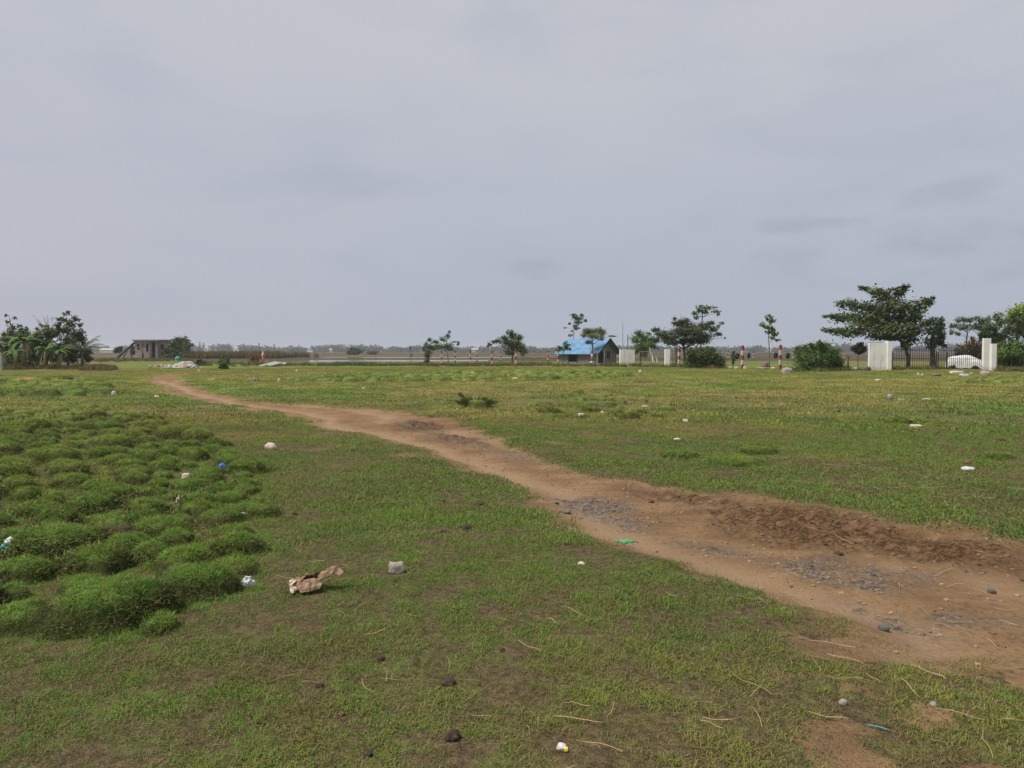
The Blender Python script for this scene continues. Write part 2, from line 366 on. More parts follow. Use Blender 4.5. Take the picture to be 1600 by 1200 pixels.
# colour of the turf (what the grass itself is, no light in it)
lush = np.array((.135, .225, .042)); olive = np.array((.245, .250, .070)); straw = np.array((.32, .265, .11)); deep = np.array((.082, .160, .040)); brownf = np.array((.115, .084, .055))
big = fbm(GX, GY, 9, 3, 81); mid = fbm(GX, GY * 1.0, 1.9, 4, 84); fine = fbm(GX, GY, .5, 3, 88)
dry = .04 + .09 * sstep(GY, 6, 16) + .12 * sstep(GY, 18, 36) + (big - .5) * 1.1 + (mid - .5) * 1.2 + .30 * sstep(GY, 9, 34) + .10 * (fine - .5)
DRYZ = [PX((985, 622), (1100, 611), (1250, 610), (1400, 625), (1360, 650), (1150, 641), (1020, 634)), PX((1020, 735), (1200, 715), (1400, 715), (1600, 745), (1600, 760), (1350, 745), (1150, 735)),
        PX((200, 650), (450, 640), (560, 690), (400, 690), (260, 672))]
for p, k in zip(DRYZ, (.42, .30, .26)): dry[m_near] += k * sstep(-(sdf(p, X, Y) + edge_n * 3), -1.2, 1.2)
GREENZ = [PX((430, 760), (640, 700), (820, 800), (700, 880), (450, 850)), PX((1100, 690), (1300, 672), (1600, 680), (1600, 720), (1200, 700)), PX((300, 600), (600, 615), (620, 630), (420, 622)), PX((0, 1010), (350, 930), (450, 960), (200, 1030), (0, 1050)),
          PX((1250, 770), (1600, 790), (1600, 835), (1400, 810))]
for p in GREENZ: dry[m_near] -= .30 * sstep(-(sdf(p, X, Y) + edge_n * 2), -.8, .8)
dry = np.where(MO > .02, dry * .55, dry)
d3 = np.clip(dry, 0, 1)[..., None]
TONE = lush + (olive - lush) * np.clip(d3 * 1.7, 0, 1) + (straw - olive) * np.clip(d3 * 1.9 - 1.05, 0, 1)
dk = sstep(fbm(GX, GY, 1.4, 3, 93), .52, .72)[..., None]
TONE = TONE + (deep - TONE) * dk * .55
# far land: brown stubble fields and bands
farb = sstep(GY + 14 * (fbm(GX, GY * 3, 90, 3, 97) - .5), 112, 128)[..., None]
band = (.55 + .9 * fbm(GX * .12, GY * 1.2, 16, 3, 99))[..., None]
TONE = TONE + (brownf * band - TONE) * farb * np.where((GX > 0) | (GY > 128), 1, .75)[..., None]
tan = (sstep(GY, 200, 215) * (1 - sstep(GY, 300, 330)))[..., None] * (GX < 60)[..., None]
TONE = TONE + (np.array((.22, .15, .085)) - TONE) * tan * .75
TONE = TONE + (np.array((.10, .075, .06)) - TONE) * (sstep(GY, 420, 600) * .6)[..., None]

TONE = TONE * (.94 + .04 * sstep(GY, 8, 25))[..., None] * np.array((.93, 1.04, .95))
def lookup(A, x, y):
    fi = np.interp(np.hypot(x, y), rs, np.arange(NR)); fj = np.interp(np.arctan2(x, y), ths, np.arange(NTH))
    i = np.clip(fi.astype(int), 0, NR - 2); j = np.clip(fj.astype(int), 0, NTH - 2); a = fi - i; b = fj - j
    if A.ndim == 3: a = a[:, None]; b = b[:, None]
    return (A[i, j] * (1 - a) + A[i + 1, j] * a) * (1 - b) + (A[i, j + 1] * (1 - a) + A[i + 1, j + 1] * a) * b
def gz(x, y): return float(lookup(H, np.array([x]), np.array([y]))[0])
def GP(px, py): x, y = G(px, py); return Vector((x, y, gz(x, y)))

mg, t = material('turf_and_soil')
p = pos(t); at = lambda nm, o='Fac': t.n('ShaderNodeAttribute', attribute_name=nm).outputs[o]
n1 = t.noise(p, 1.7, 6); n2 = t.noise(p, 22, 5, .65); n3 = t.noise(p, 110, 3); n4 = t.noise(p, 6.5, 5, .6)
tone = at('tone', 'Color')
gcol = t.mix(1.0, tone, t.mix(n2, (.35, .35, .38, 1), (1.55, 1.5, 1.35, 1)), 'MULTIPLY')
gcol = t.mix(t.math('MULTIPLY', t.ss(n4, .48, .66), .35), gcol, (.115, .078, .045, 1))
soil = t.mix(t.ss(n2, .3, .7), (.058, .040, .024, 1), (.15, .105, .062, 1))
soil = t.mix(1.0, soil, t.mix(t.ss(n3, .3, .7), (.55, .55, .55, 1), (1.45, 1.45, 1.45, 1)), 'MULTIPLY')
gcol = t.mix(t.math('MULTIPLY', at('soilmix'), t.ss(n4, .22, .52, .45, .95)), gcol, soil)
gcol = t.mix(t.math('MULTIPLY', at('thatch_shade'), .75), gcol, t.mix(n2, (.015, .013, .007, 1), (.050, .040, .020, 1)))  # dead grass and painted shade darken the hummock flanks
sx_ = t.n('ShaderNodeMapping', ins={0: p}); sx_.inputs['Rotation'].default_value = (0, 0, math.radians(40)); sx_.inputs['Scale'].default_value = (.35, 2.6, 1)
n5 = t.noise(sx_.outputs[0], 2.2, 6, .65)
dcol = t.mix(t.ss(t.mix(.5, n1, n5), .36, .62), (.285, .182, .098, 1), (.172, .105, .056, 1))
dcol = t.mix(t.math('MULTIPLY', t.ss(n2, .48, .66), .6), dcol, (.11, .066, .040, 1))
dcol = t.mix(t.math('MULTIPLY', t.ss(n3, .5, .75), .35), dcol, (.31, .21, .13, 1))
dcol = t.mix(t.math('MULTIPLY', at('rut'), .9), dcol, t.mix(n2, (.25, .165, .096, 1), (.36, .25, .155, 1)))
mcol = t.mix(t.ss(n2, .38, .66), (.048, .027, .014, 1), (.175, .10, .050, 1))
dcol = t.mix(t.math('MULTIPLY', at('mud'), t.ss(n4, .25, .55)), dcol, mcol)
vor = t.n('ShaderNodeTexVoronoi', ins={'Vector': p, 'Scale': 34.0}); vs_ = t.n('ShaderNodeSeparateColor', ins={0: vor.outputs['Color']})
stcol = t.mix(vs_.outputs[0], (.062, .050, .041, 1), (.24, .195, .155, 1))
dcol = t.mix(t.math('MULTIPLY', at('gravel'), t.ss(t.math('ADD', n2, vs_.outputs[1]), .55, .85), clamp=True), dcol, stcol)
dcol = t.mix(at('orange'), dcol, (.40, .165, .075, 1))
fd = t.ss(t.math('ADD', at('bare'), t.math('MULTIPLY', t.math('SUBTRACT', n2, .5), .9)), .30, .62)
hb = t.math('ADD', t.math('MULTIPLY', n2, 1.0), t.math('MULTIPLY', n3, .5))
hb = t.math('ADD', hb, t.math('MULTIPLY', at('gravel'), vor.outputs['Distance']))
finish(t, t.mix(fd, gcol, dcol), .95, hb, .95, .035, .1)

idx = np.arange(NR * NTH).reshape(NR, NTH)
Q = np.stack([idx[:-1, :-1], idx[:-1, 1:], idx[1:, 1:], idx[1:, :-1]], -1).reshape(-1, 4)
fmask = (D_[:-1, :-1] + D_[1:, 1:] + D_[1:, :-1] + D_[:-1, 1:]).reshape(-1) > 2.0
V = np.stack([GX, GY, H], -1).reshape(-1, 3)
thatch_shade = np.clip(BA * .95 + sstep(fbm(GX, GY, .35, 3, 140), .62, .72) * (MO > .05) * .25, 0, 1)  # dark ring round each hummock: part dead grass, part shade painted in
ATT = [('soilmix', (1 - sstep(R, 10, 45)) * (1 - .7 * np.clip(MO * 6, 0, 1))), ('bare', B_), ('gravel', GV_), ('mud', MU_), ('orange', OR_), ('rut', RUT_), ('thatch_shade', thatch_shade)]
def sheet(name, q):
    used = np.unique(q); remap = np.zeros(len(V), np.int64); remap[used] = np.arange(len(used))
    tn = np.concatenate([TONE.reshape(-1, 3)[used] * (1 - .32 * sstep(R.reshape(-1)[used], 55, 80))[:, None], np.ones((len(used), 1))], 1).astype(np.float32)
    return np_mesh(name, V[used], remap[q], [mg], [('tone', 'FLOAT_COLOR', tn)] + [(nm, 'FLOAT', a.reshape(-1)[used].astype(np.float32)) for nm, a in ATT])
# a quad under the camera closes the ring
tag(sheet('ground', Q[~fmask]), kind='structure')
tag(sheet('dirt_track', Q[fmask]), kind='structure')
MB((0, 0, float(H[0].mean()) - .03)).add([(-.6, -.6, float(H[0].mean()) - .03), (.6, -.6, float(H[0].mean()) - .03), (.6, .6, float(H[0].mean()) - .03), (-.6, .6, float(H[0].mean()) - .03)], [(0, 1, 2, 3)]).build('ground_patch', mg)['kind'] = 'structure'

mw, t = material('pond_water')
n = t.noise(pos(t), 1.2, 3)
finish(t, (.09, .085, .07, 1), .06, n, .05, .02, .5)
for k, pl in enumerate(POND):
    mb = MB(); c = np.mean(pl, 0); g = [(c[0] + (x - c[0]) * 1.03, c[1] + (y - c[1]) * 1.06, -.10) for x, y in pl]
    mb.add(g, [tuple(range(len(g)))]); tag(mb.build('water', mw), kind='structure')

# ------------------------------------------------------------------ scattered cover (stuff)
def src_collection(name, objs):
    c = bpy.data.collections.new(name)
    for o in objs:
        for cc in list(o.users_collection): cc.objects.unlink(o)
        c.objects.link(o)
    return c
def gn_scatter(name, coll):
    ng = bpy.data.node_groups.new(name, 'GeometryNodeTree')
    ng.interface.new_socket('Geometry', in_out='INPUT', socket_type='NodeSocketGeometry'); ng.interface.new_socket('Geometry', in_out='OUTPUT', socket_type='NodeSocketGeometry')
    N = ng.nodes; L = ng.links
    gi = N.new('NodeGroupInput'); go = N.new('NodeGroupOutput'); ip = N.new('GeometryNodeInstanceOnPoints'); ci = N.new('GeometryNodeCollectionInfo')
    ci.inputs['Collection'].default_value = coll; ci.inputs['Separate Children'].default_value = True; ci.inputs['Reset Children'].default_value = True
    def na(nm, typ):
        a = N.new('GeometryNodeInputNamedAttribute'); a.data_type = typ; a.inputs['Name'].default_value = nm; return [o for o in a.outputs if o.enabled][0]
    er = N.new('FunctionNodeEulerToRotation'); L.new(na('rot', 'FLOAT_VECTOR'), er.inputs[0])
    L.new(gi.outputs[0], ip.inputs['Points']); L.new(ci.outputs[0], ip.inputs['Instance']); ip.inputs['Pick Instance'].default_value = True
    L.new(na('pick', 'INT'), ip.inputs['Instance Index']); L.new(er.outputs[0], ip.inputs['Rotation']); L.new(na('siz', 'FLOAT_VECTOR'), ip.inputs['Scale'])
    L.new(ip.outputs[0], go.inputs[0]); return ng
def scatter(name, coll, x, y, siz, tone, npick, align=.8, sink=0.0, zoff=None, tiltr=0.0, anis=None):
    n = len(x); z = lookup(H, x, y) - sink
    if zoff is not None: z = z + zoff
    e = np.clip(.012 * np.hypot(x, y), .03, .5)
    nx = -(lookup(H, x + e, y) - lookup(H, x - e, y)) / (2 * e) * align; ny = -(lookup(H, x, y + e) - lookup(H, x, y - e)) / (2 * e) * align
    nx = np.clip(nx, -1.2, 1.2) + rng.normal(0, 1, n) * tiltr; ny = np.clip(ny, -1.2, 1.2) + rng.normal(0, 1, n) * tiltr
    nn = np.stack([nx, ny, np.ones(n)], 1); nn /= np.linalg.norm(nn, axis=1)[:, None]
    ya = rng.uniform(0, 2 * np.pi, n); ax = np.stack([np.cos(ya), np.sin(ya), np.zeros(n)], 1)
    ax -= nn * (ax * nn).sum(1)[:, None]; ax /= np.linalg.norm(ax, axis=1)[:, None]; ay = np.cross(nn, ax)
    b = -np.arcsin(np.clip(ax[:, 2], -1, 1)); a = np.arctan2(ay[:, 2], nn[:, 2]); g = np.arctan2(ax[:, 1], ax[:, 0])
    rot = np.stack([a, b, g], 1).astype(np.float32)
    s3 = np.stack([siz, siz, siz if anis is None else siz * anis], 1).astype(np.float32)
    tn = np.concatenate([tone, np.ones((n, 1))], 1).astype(np.float32)
    o = np_mesh(name, np.stack([x, y, z], 1), np.zeros((0, 4)), [], [('rot', 'FLOAT_VECTOR', rot), ('siz', 'FLOAT_VECTOR', s3), ('pick', 'INT', rng.integers(0, npick, n).astype(np.int32)), ('tone', 'FLOAT_COLOR', tn)])
    md = o.modifiers.new('scatter', 'NODES'); md.node_group = gn_scatter(name + '_nodes', coll)
    return o

def tuft(name, nb, rad, l0, l1, wd, lean, dry, mat, seg=2, seed=0):
    r = np.random.default_rng(seed); vs = []; fs = []; var = []; dr = []
    for k in range(nb):
        a = r.uniform(0, 6.283); q = rad * math.sqrt(r.uniform()); bx, by = q * math.cos(a), q * math.sin(a)
        az_ = r.uniform(0, 6.283); ln = r.uniform(l0, l1); le = lean * r.uniform(.3, 1.5); dx, dy = math.cos(az_), math.sin(az_); sx, sy = -dy * wd / 2, dx * wd / 2
        va = r.uniform(); isdry = 1.0 if r.uniform() < dry else 0.0; b = len(vs)
        for s in range(seg + 1):
            u = s / seg; ang = le * (0.35 + u); hz_ = ln * u * math.cos(ang * .75); ho = ln * u * math.sin(ang * .75)
            wv = (1 - u * .85)
            for sg in ((-1, 1) if s < seg else (0,)):
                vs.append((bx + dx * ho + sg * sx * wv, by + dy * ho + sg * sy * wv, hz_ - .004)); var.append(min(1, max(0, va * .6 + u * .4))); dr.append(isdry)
        for s in range(seg):
            if s < seg - 1: fs.append((b + 2 * s, b + 2 * s + 1, b + 2 * s + 3, b + 2 * s + 2))
            else: fs.append((b + 2 * s, b + 2 * s + 1, b + 2 * s + 2))
    me = bpy.data.meshes.new(name); me.from_pydata(vs, [], fs); me.materials.append(mat)
    for nm, arr in (('var', var), ('dry', dr)):
        at_ = me.attributes.new(nm, 'FLOAT', 'POINT'); at_.data.foreach_set('value', np.array(arr, np.float32))
    o = bpy.data.objects.new(name, me); COL.objects.link(o); return o
def protos(name, n, *a, **k): return src_collection(name + '_sources', [tuft('%s_%d' % (name, i), *a, MAT['blade'], seed=i * 7 + 1, **k) for i in range(n)])
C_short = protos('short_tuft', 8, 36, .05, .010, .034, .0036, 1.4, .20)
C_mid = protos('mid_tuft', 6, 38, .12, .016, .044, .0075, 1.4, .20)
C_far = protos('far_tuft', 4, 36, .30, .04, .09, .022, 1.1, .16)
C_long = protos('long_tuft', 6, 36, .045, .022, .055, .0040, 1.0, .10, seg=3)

def wedge(n, r0, r1, a=40):
    r = np.sqrt(rng.uniform(0, 1, n) * (r1 * r1 - r0 * r0) + r0 * r0); th = np.radians(rng.uniform(-a, a, n)); return r * np.sin(th), r * np.cos(th)
def grass(name, coll, n, r0, r1, s0, s1, npick, thr=.46, mound=False, bright=1.0):
    n = int(n * (1.25 if r0 < 5 else 1)); x, y = wedge(n, r0, r1, 50 if r0 < 5 else 40)
    bare_ = lookup(B_, x, y); mo = lookup(MO, x, y)
    clump = fbm(x, y, .16, 3, 101) * .6 + fbm(x, y, .7, 3, 105) * .4
    if mound: keep = ((mo > .14) | (sdf(MZONE[0], x, y) < .1) & (rng.uniform(0, 1, n) < .2)) & (bare_ < .6) & (rng.uniform(0, 1, n) > .68 * lookup(thatch_shade, x, y))
    else: keep = (rng.uniform(0, 1, n) > bare_ * 1.35) & (clump + rng.uniform(-.08, .08, n) > thr - .05 * sstep(y - x * 1.2, 1.2, 4.5) * (r0 < 5)) & ((mo < .6) | (r0 > 15))
    x, y, clump = x[keep], y[keep], clump[keep]; m = len(x)
    tn = lookup(TONE, x, y) * bright * rng.uniform(.62, 1.35, (m, 1)); th_ = lookup(thatch_shade, x, y)[:, None]
    tn = tn * (1 - .75 * th_) + np.array((.026, .032, .010)) * .75 * th_  # flank blades darkened in colour to carry the shade on hummock sides
    tn[:, 0] *= rng.uniform(.82, 1.25, m); db = (fbm(x, y, .3, 4, 160) + rng.uniform(-.12, .12, m) > .655)[:, None] & (not mound); tn = np.where(db, tn * .45 + np.array((.15, .10, .055)) * .55, tn)
    return tag(scatter(name, coll, x, y, rng.uniform(s0, s1, m) * (.30 + 1.4 * clump), tn, npick, .9 if mound else .6, .004), kind='stuff')
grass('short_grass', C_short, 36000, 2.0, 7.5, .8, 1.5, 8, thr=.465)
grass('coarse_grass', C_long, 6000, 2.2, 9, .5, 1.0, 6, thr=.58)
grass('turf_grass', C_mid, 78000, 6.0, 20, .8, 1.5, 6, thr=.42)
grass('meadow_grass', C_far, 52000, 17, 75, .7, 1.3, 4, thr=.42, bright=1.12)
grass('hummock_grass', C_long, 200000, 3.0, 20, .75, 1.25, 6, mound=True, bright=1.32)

# ------------------------------------------------------------------ trees and plants
def leaf_cloud(name, specs, parent, origin, n_per=None):
    """specs: list of (centre, (rx,ry,rz), n, L, W, up, colour list, red) -> one crown mesh of leaf-sized faces"""
    VV = []; CC = []
    for (c, rad, n, L, Wd, up, cols) in specs:
        ns = max(7, int(n / 11)); sub = rng.normal(0, 1, (ns, 3)); sub /= np.linalg.norm(sub, axis=1)[:, None] + 1e-9
        sub *= rng.uniform(.35, .95, (ns, 1)) ** .7
        k = rng.integers(0, ns, n); q = sub[k] + rng.normal(0, .30, (n, 3)); rad = np.array(rad); out = q / (np.linalg.norm(q, axis=1)[:, None] + 1e-6)
        p = np.array(c) + q * rad
        nr = out * .45 + rng.normal(0, .45, (n, 3)) + np.array((0, 0, up)); nr /= np.linalg.norm(nr, axis=1)[:, None]
        tv = rng.normal(0, 1, (n, 3)) + out * .8 + np.array((0, 0, -.25)); tv -= nr * (tv * nr).sum(1)[:, None]; tv /= np.linalg.norm(tv, axis=1)[:, None]
        sv = np.cross(nr, tv); l = L * rng.uniform(.65, 1.3, (n, 1)); wv = Wd * rng.uniform(.65, 1.3, (n, 1))
        VV.append(np.stack([p - tv * l / 2, p - sv * wv / 2 - nr * wv * .18, p + tv * l / 2 - nr * l * .12, p + sv * wv / 2 - nr * wv * .18], 1).reshape(-1, 3))
        sc_ = rng.uniform(.75, 1.2, ns)[k][:, None]
        col = np.array(cols)[rng.integers(0, len(cols), n)] * np.array((1.32, 1.28, 1.05)) * rng.uniform(.7, 1.3, (n, 1)) * sc_
        CC.append(np.repeat(np.concatenate([col, np.ones((n, 1))], 1), 4, 0))
    VV = np.concatenate(VV) - np.array(origin); CC = np.concatenate(CC).astype(np.float32)
    o = np_mesh(name, VV, np.arange(len(VV)).reshape(-1, 4), [MAT['leaf']], [('Col', 'FLOAT_COLOR', CC)], smooth=False)
    o.parent = parent; return o

GREEN = [(.055, .10, .022), (.075, .125, .028), (.045, .085, .025)]
DARK = [(.032, .060, .018), (.045, .080, .022), (.026, .048, .018)]
BRIGHT = [(.085, .155, .030), (.11, .18, .038), (.07, .13, .03)]
LIME = [(.14, .20, .035), (.11, .17, .03), (.16, .20, .05)]
BROWN = [(.085, .075, .035), (.06, .06, .028), (.11, .085, .045)]

def tree(name, label, cat, Y, trunk, clumps, cols=GREEN, L=.22, Wd=None, up=.6, dens=2.4, dz=.55, bark='bark', group=None, fork=None, trunks=(), limbs=True, seed=0, crown='crown'):
    random.seed(seed + 11)
    b = P(trunk[0][0], trunk[0][1], Y); b.z = gz(b.x, b.y) - .05
    root = empty(name, b, label, cat, group)
    xs = [c[0] for c in clumps]; half = (max(xs) - min(xs)) / 2 / F * Y
    tm = MB(b)
    tops = []
    for tk in (trunk, *trunks):
        pts = [P(q[0], q[1], Y) for q in tk]; pts[0].z = gz(pts[0].x, pts[0].y) - .1
        for i in range(1, len(pts)): pts[i].y += random.uniform(-.12, .12)
        fine_ = []; rad = []
        for i in range(len(pts) - 1):
            for u in (0, .33, .66): fine_.append(pts[i].lerp(pts[i + 1], u) + Vector((random.uniform(-.03, .03),) * 2 + (0,)) * (1 if i + u > 0 else 0)); rad.append(tk[i][2] * (1 - u) + tk[i + 1][2] * u)
        fine_.append(pts[-1]); rad.append(tk[-1][2]); rad[0] *= 1.35
        tm.tube(fine_, rad, 8); tops.append((fine_, rad))
    if crown == 'foliage': clumps = clumps + [(c[0] + random.uniform(-1, 1) * c[2], c[1] - c[3] * random.uniform(.7, 1.15), c[2] * random.uniform(.15, .35), c[3] * random.uniform(.2, .4)) for c in clumps for _ in (0, 1)]
    specs = []
    for c in clumps:
        off = random.uniform(-1, 1) * half * dz
        ce = P(c[0], c[1], Y + off); rx = c[2] / F * Y; rz = c[3] / F * Y; ry = max(.6 * rx, rz)
        n = int(dens * 20 * (rx * rz + .6 * rx * ry) / (L * (Wd or L * .5)) / 1.6)
        specs.append((ce, (rx, ry, rz), max(24, min(n, 7000)), L, Wd or L * .5, up, c[4] if len(c) > 4 else cols))
        if limbs:
            ft, fr = tops[random.randrange(len(tops))]
            i = max(1, int(len(ft) * .55)); cand = [k for k in range(i, len(ft))]
            k = min(cand, key=lambda q: abs(ft[q].z - (ce.z - .35 * (ce - ft[q]).length))); s = ft[k]; m = s.lerp(ce, .55); m.z += .08 * (ce - s).length * (1 if ce.z > s.z else -.3)
            r0 = min(fr[k] * .6, .02 + .03 * (ce - s).length); tm.tube([s, s.lerp(m, .5) + Vector((0, 0, .03)), m, ce], [r0, r0 * .75, r0 * .5, r0 * .2], 5)
    tm.build('trunk', MAT[bark], root, smooth=True)
    leaf_cloud(crown, specs, root, b)
    return root

TERM = [(.04, .078, .02), (.055, .098, .024), (.035, .065, .02), (.05, .09, .02), (.065, .11, .028), (.04, .078, .02), (.05, .09, .02), (.035, .065, .02), (.10, .03, .02)] 
tree('almond_tree', 'largest tree, dark crown in flat tiers behind the iron gate', 'tree', 70, [(1418, 575, .20), (1419, 560, .16), (1416, 545, .15), (1400, 520, .12), (1388, 490, .09), (1382, 462, .05)],
     [(1352, 449, 9, 4.1), (1365, 455, 14, 6.1), (1380, 460, 14, 9.5), (1400, 456, 16, 6.8), (1416, 450, 10, 5.4), (1388, 471, 20, 9.5), (1322, 474, 16, 7.4), (1345, 479, 22, 8.8), (1372, 484, 25, 10.8), (1400, 481, 25, 10.8),
      (1430, 479, 18, 9.5), (1448, 471, 12, 6.1), (1454, 467, 6, 4.1), (1299, 494, 13, 3.5), (1320, 495, 20, 7.4), (1350, 498, 25, 9.5), (1385, 499, 28, 10.8), (1415, 498, 22, 10.8), (1434, 492, 11, 6.8), (1302, 516, 17, 5.1),
      (1325, 520, 18, 6.8), (1345, 513, 20, 8.8), (1375, 515, 25, 10.8), (1405, 516, 25, 12.2), (1428, 513, 14, 10.8), (1390, 525, 30, 6.1), (1420, 530, 16, 8.1), (1415, 541, 7, 6.8)],
     TERM, L=.32, Wd=.20, up=.9, dens=1.7, dz=.5, bark='dark_bark', seed=1)
tree('round_tree', 'dark narrow tree standing behind the iron gate beside the tiered tree', 'tree', 73, [(1457, 574, .32), (1457, 560, .26), (1457, 540, .22), (1459, 515, .12)],
     [(1446, 503, 9, 6), (1460, 501, 10, 5), (1469, 508, 8, 7), (1458, 515, 14, 8), (1470, 522, 7, 8), (1466, 532, 10, 7), (1452, 533, 9, 7), (1472, 540, 5, 4), (1455, 542, 9, 4), (1473, 499, 3, 5)],
     DARK, L=.30, Wd=.18, up=.8, dens=2.1, bark='dark_bark', seed=2)
tree('light_crowned_tree', 'airy grey green tree behind the white gate pillars', 'tree', 86, [(1508, 571, .11), (1508, 545, .09), (1512, 520, .07)],
     [(1489, 509, 6, 4), (1487, 519, 4, 4), (1503, 500, 9, 5), (1518, 498, 10, 4.5), (1533, 502, 11, 6), (1507, 511, 13, 5), (1527, 512, 12, 6), (1496, 521, 5, 4), (1545, 499, 5, 6), (1541, 510, 9, 6)],
     [(.07, .10, .045), (.09, .12, .055), (.055, .085, .035)], L=.26, Wd=.15, dens=1.35, trunks=[[(1524, 570, .09), (1526, 545, .07), (1535, 515, .05)]], seed=3)
tree('spreading_tree', 'large lime green tree cut by the right edge of the photo', 'tree', 80, [(1592, 573, .20), (1590, 545, .17), (1588, 510, .12)],
     [(1576, 500, 10, 8, LIME), (1588, 488, 14, 8, LIME), (1603, 482, 16, 9, LIME), (1600, 498, 18, 9, LIME), (1575, 515, 12, 8), (1595, 518, 16, 10), (1620, 500, 18, 16, LIME), (1612, 520, 16, 12), (1562, 505, 9, 7),
      (1560, 495, 7, 6), (1568, 528, 9, 7), (1630, 490, 14, 12, LIME)], GREEN, L=.28, Wd=.16, dens=1.8, seed=4)
tree('bushy_tree', 'dark dense small tree just behind the taller white gate pillar', 'tree', 76, [(1545, 573, .10), (1545, 545, .08), (1545, 525, .06)],
     [(1540, 520, 9, 8), (1549, 513, 9, 8), (1555, 524, 10, 9), (1543, 532, 11, 7), (1560, 535, 8, 8), (1537, 526, 7, 6)], DARK, L=.26, Wd=.16, dens=2.3, seed=5)
tree('shrub', 'brownish tall shrub behind the covered car', 'shrub', 74, [(1518, 574, .05), (1518, 555, .04)],
     [(1508, 547, 11, 9), (1522, 539, 12, 9), (1530, 550, 9, 12), (1515, 556, 16, 9), (1500, 552, 7, 7), (1536, 562, 7, 9)], BROWN, L=.22, Wd=.10, dens=2.0, seed=6, crown='foliage')
tree('shrub', 'dense green shrub right of the white gate pillars', 'shrub', 66, [(1580, 576, .05), (1580, 560, .04)],
     [(1566, 542, 8, 8, GREEN), (1573, 550, 13, 10, BRIGHT), (1588, 545, 12, 12, GREEN), (1569, 563, 12, 11), (1585, 563, 16, 12), (1602, 555, 12, 18), (1620, 556, 14, 18)], GREEN, L=.22, Wd=.12, dens=2.2, seed=7, crown='foliage')
tree('shrub', 'wide dark green shrub between the striped posts and the white wall', 'shrub', 61, [(1278, 579, .07), (1278, 562, .05)],
     [(1262, 552, 17, 10), (1280, 545, 17, 9), (1296, 553, 15, 13), (1270, 565, 24, 12), (1302, 565, 14, 11), (1280, 537, 5, 4), (1252, 556, 9, 9), (1248, 548, 6, 5), (1310, 571, 8, 7), (1288, 572, 22, 8), (1290, 540, 4, 3)],
     [(.045, .085, .02), (.06, .105, .025), (.035, .065, .018), (.075, .125, .03)], L=.20, Wd=.09, dens=2.6, seed=8, crown='foliage')
tree('round_tree', 'small ball shaped dark tree on a thin stem left of the white wall', 'tree', 67, [(1341, 576, .035), (1341, 560, .03), (1342, 545, .025)],
     [(1343, 543, 9, 5), (1343, 537, 5, 2.5), (1337, 544, 6, 4), (1349, 546, 6, 4.5), (1343, 549, 8, 3.5)], [(.018, .028, .014), (.028, .038, .018)], L=.16, Wd=.09, dens=2.6, bark='dark_bark', seed=9)
tree('slender_tree', 'slender young tree standing alone between two striped posts', 'tree', 74, [(1202, 573, .055), (1202, 550, .05), (1201, 528, .04), (1203, 505, .025)],
     [(1202, 496, 5.5, 4), (1207, 501, 5.5, 4.5), (1191, 508, 5, 3), (1199, 509, 7, 4), (1208, 513, 5, 4), (1202, 519, 6, 4), (1210, 521, 5, 4.5), (1206, 528, 5, 2.6), (1215, 530.5, 4.5, 1.9)],
     BRIGHT + GREEN, L=.26, Wd=.19, dens=1.7, seed=10)
tree('papaya_tree', 'tall thin tree with an umbrella top rising above the dark spreading tree', 'tree', 84, [(1094, 571, .10), (1095, 545, .09), (1097, 515, .07), (1098, 486, .05)],
     [(1097, 480, 8, 3.2), (1108, 481, 9, 3.2), (1118, 487, 6, 3.5), (1085, 489, 5.5, 3), (1089, 495, 5, 3), (1102, 487, 7, 3.6), (1122, 491, 3, 2), (1094, 486, 7, 3)], GREEN, L=.34, Wd=.17, up=.9, dens=1.5, seed=12)
tree('spreading_tree', 'broad dark tree with a low spreading crown right of the white pillar', 'tree', 80, [(1071, 572, .16), (1070, 555, .13), (1068, 540, .11), (1070, 520, .08)],
     [(1026, 515, 7, 4), (1034, 522, 11, 5.5), (1045, 529, 15, 6), (1060, 505, 9, 4.5), (1054, 498, 3, 3), (1069, 501, 9, 5), (1075, 510, 15, 6.5), (1062, 519, 17, 7), (1086, 518, 16, 7), (1100, 510, 13, 6), (1110, 505, 7, 3.5), (1096, 525, 17, 6),
      (1114, 514, 7, 4.5), (1127, 504.5, 3.6, 2), (1123, 509, 3, 2.5), (1123, 522, 6, 3.2), (1076, 532, 18, 6), (1051, 535, 12, 4), (1099, 533, 12, 5), (1022, 530, 5, 5), (1132, 528, 2, 1.5)],
     [(.04, .062, .018), (.052, .08, .02), (.07, .092, .025), (.03, .05, .016)], L=.20, Wd=.11, up=.9, dens=2.2, bark='dark_bark', trunks=[[(1081, 572, .09), (1082, 555, .07), (1092, 535, .05)]], seed=13)
tree('shrub', 'rounded dark green shrub in front of the broad spreading tree', 'shrub', 70, [(1102, 576, .05), (1102, 560, .04)],
     [(1100, 556, 17, 11), (1085, 562, 13, 11), (1117, 562, 13, 10), (1104, 547, 12, 5), (1080, 551, 7, 7), (1124, 567, 8, 7), (1100, 568, 24, 7)], [(.05, .082, .02), (.065, .10, .024), (.04, .062, .018)], L=.20, Wd=.10, dens=2.5, seed=14, crown='foliage')
tree('leafy_tree', 'bright green leafy tree right of the white block by the hut', 'tree', 90, [(1001, 570, .07), (1001, 555, .06), (1000, 535, .05)],
     [(999, 521, 8, 5), (994, 530, 8, 6), (1006, 529, 8, 6), (1001, 541, 10, 7), (994, 547, 6, 6), (1009, 544, 6, 8), (1013, 521, 4, 3), (1006, 553, 7, 5)], BRIGHT, L=.24, Wd=.12, dens=1.9, seed=15)
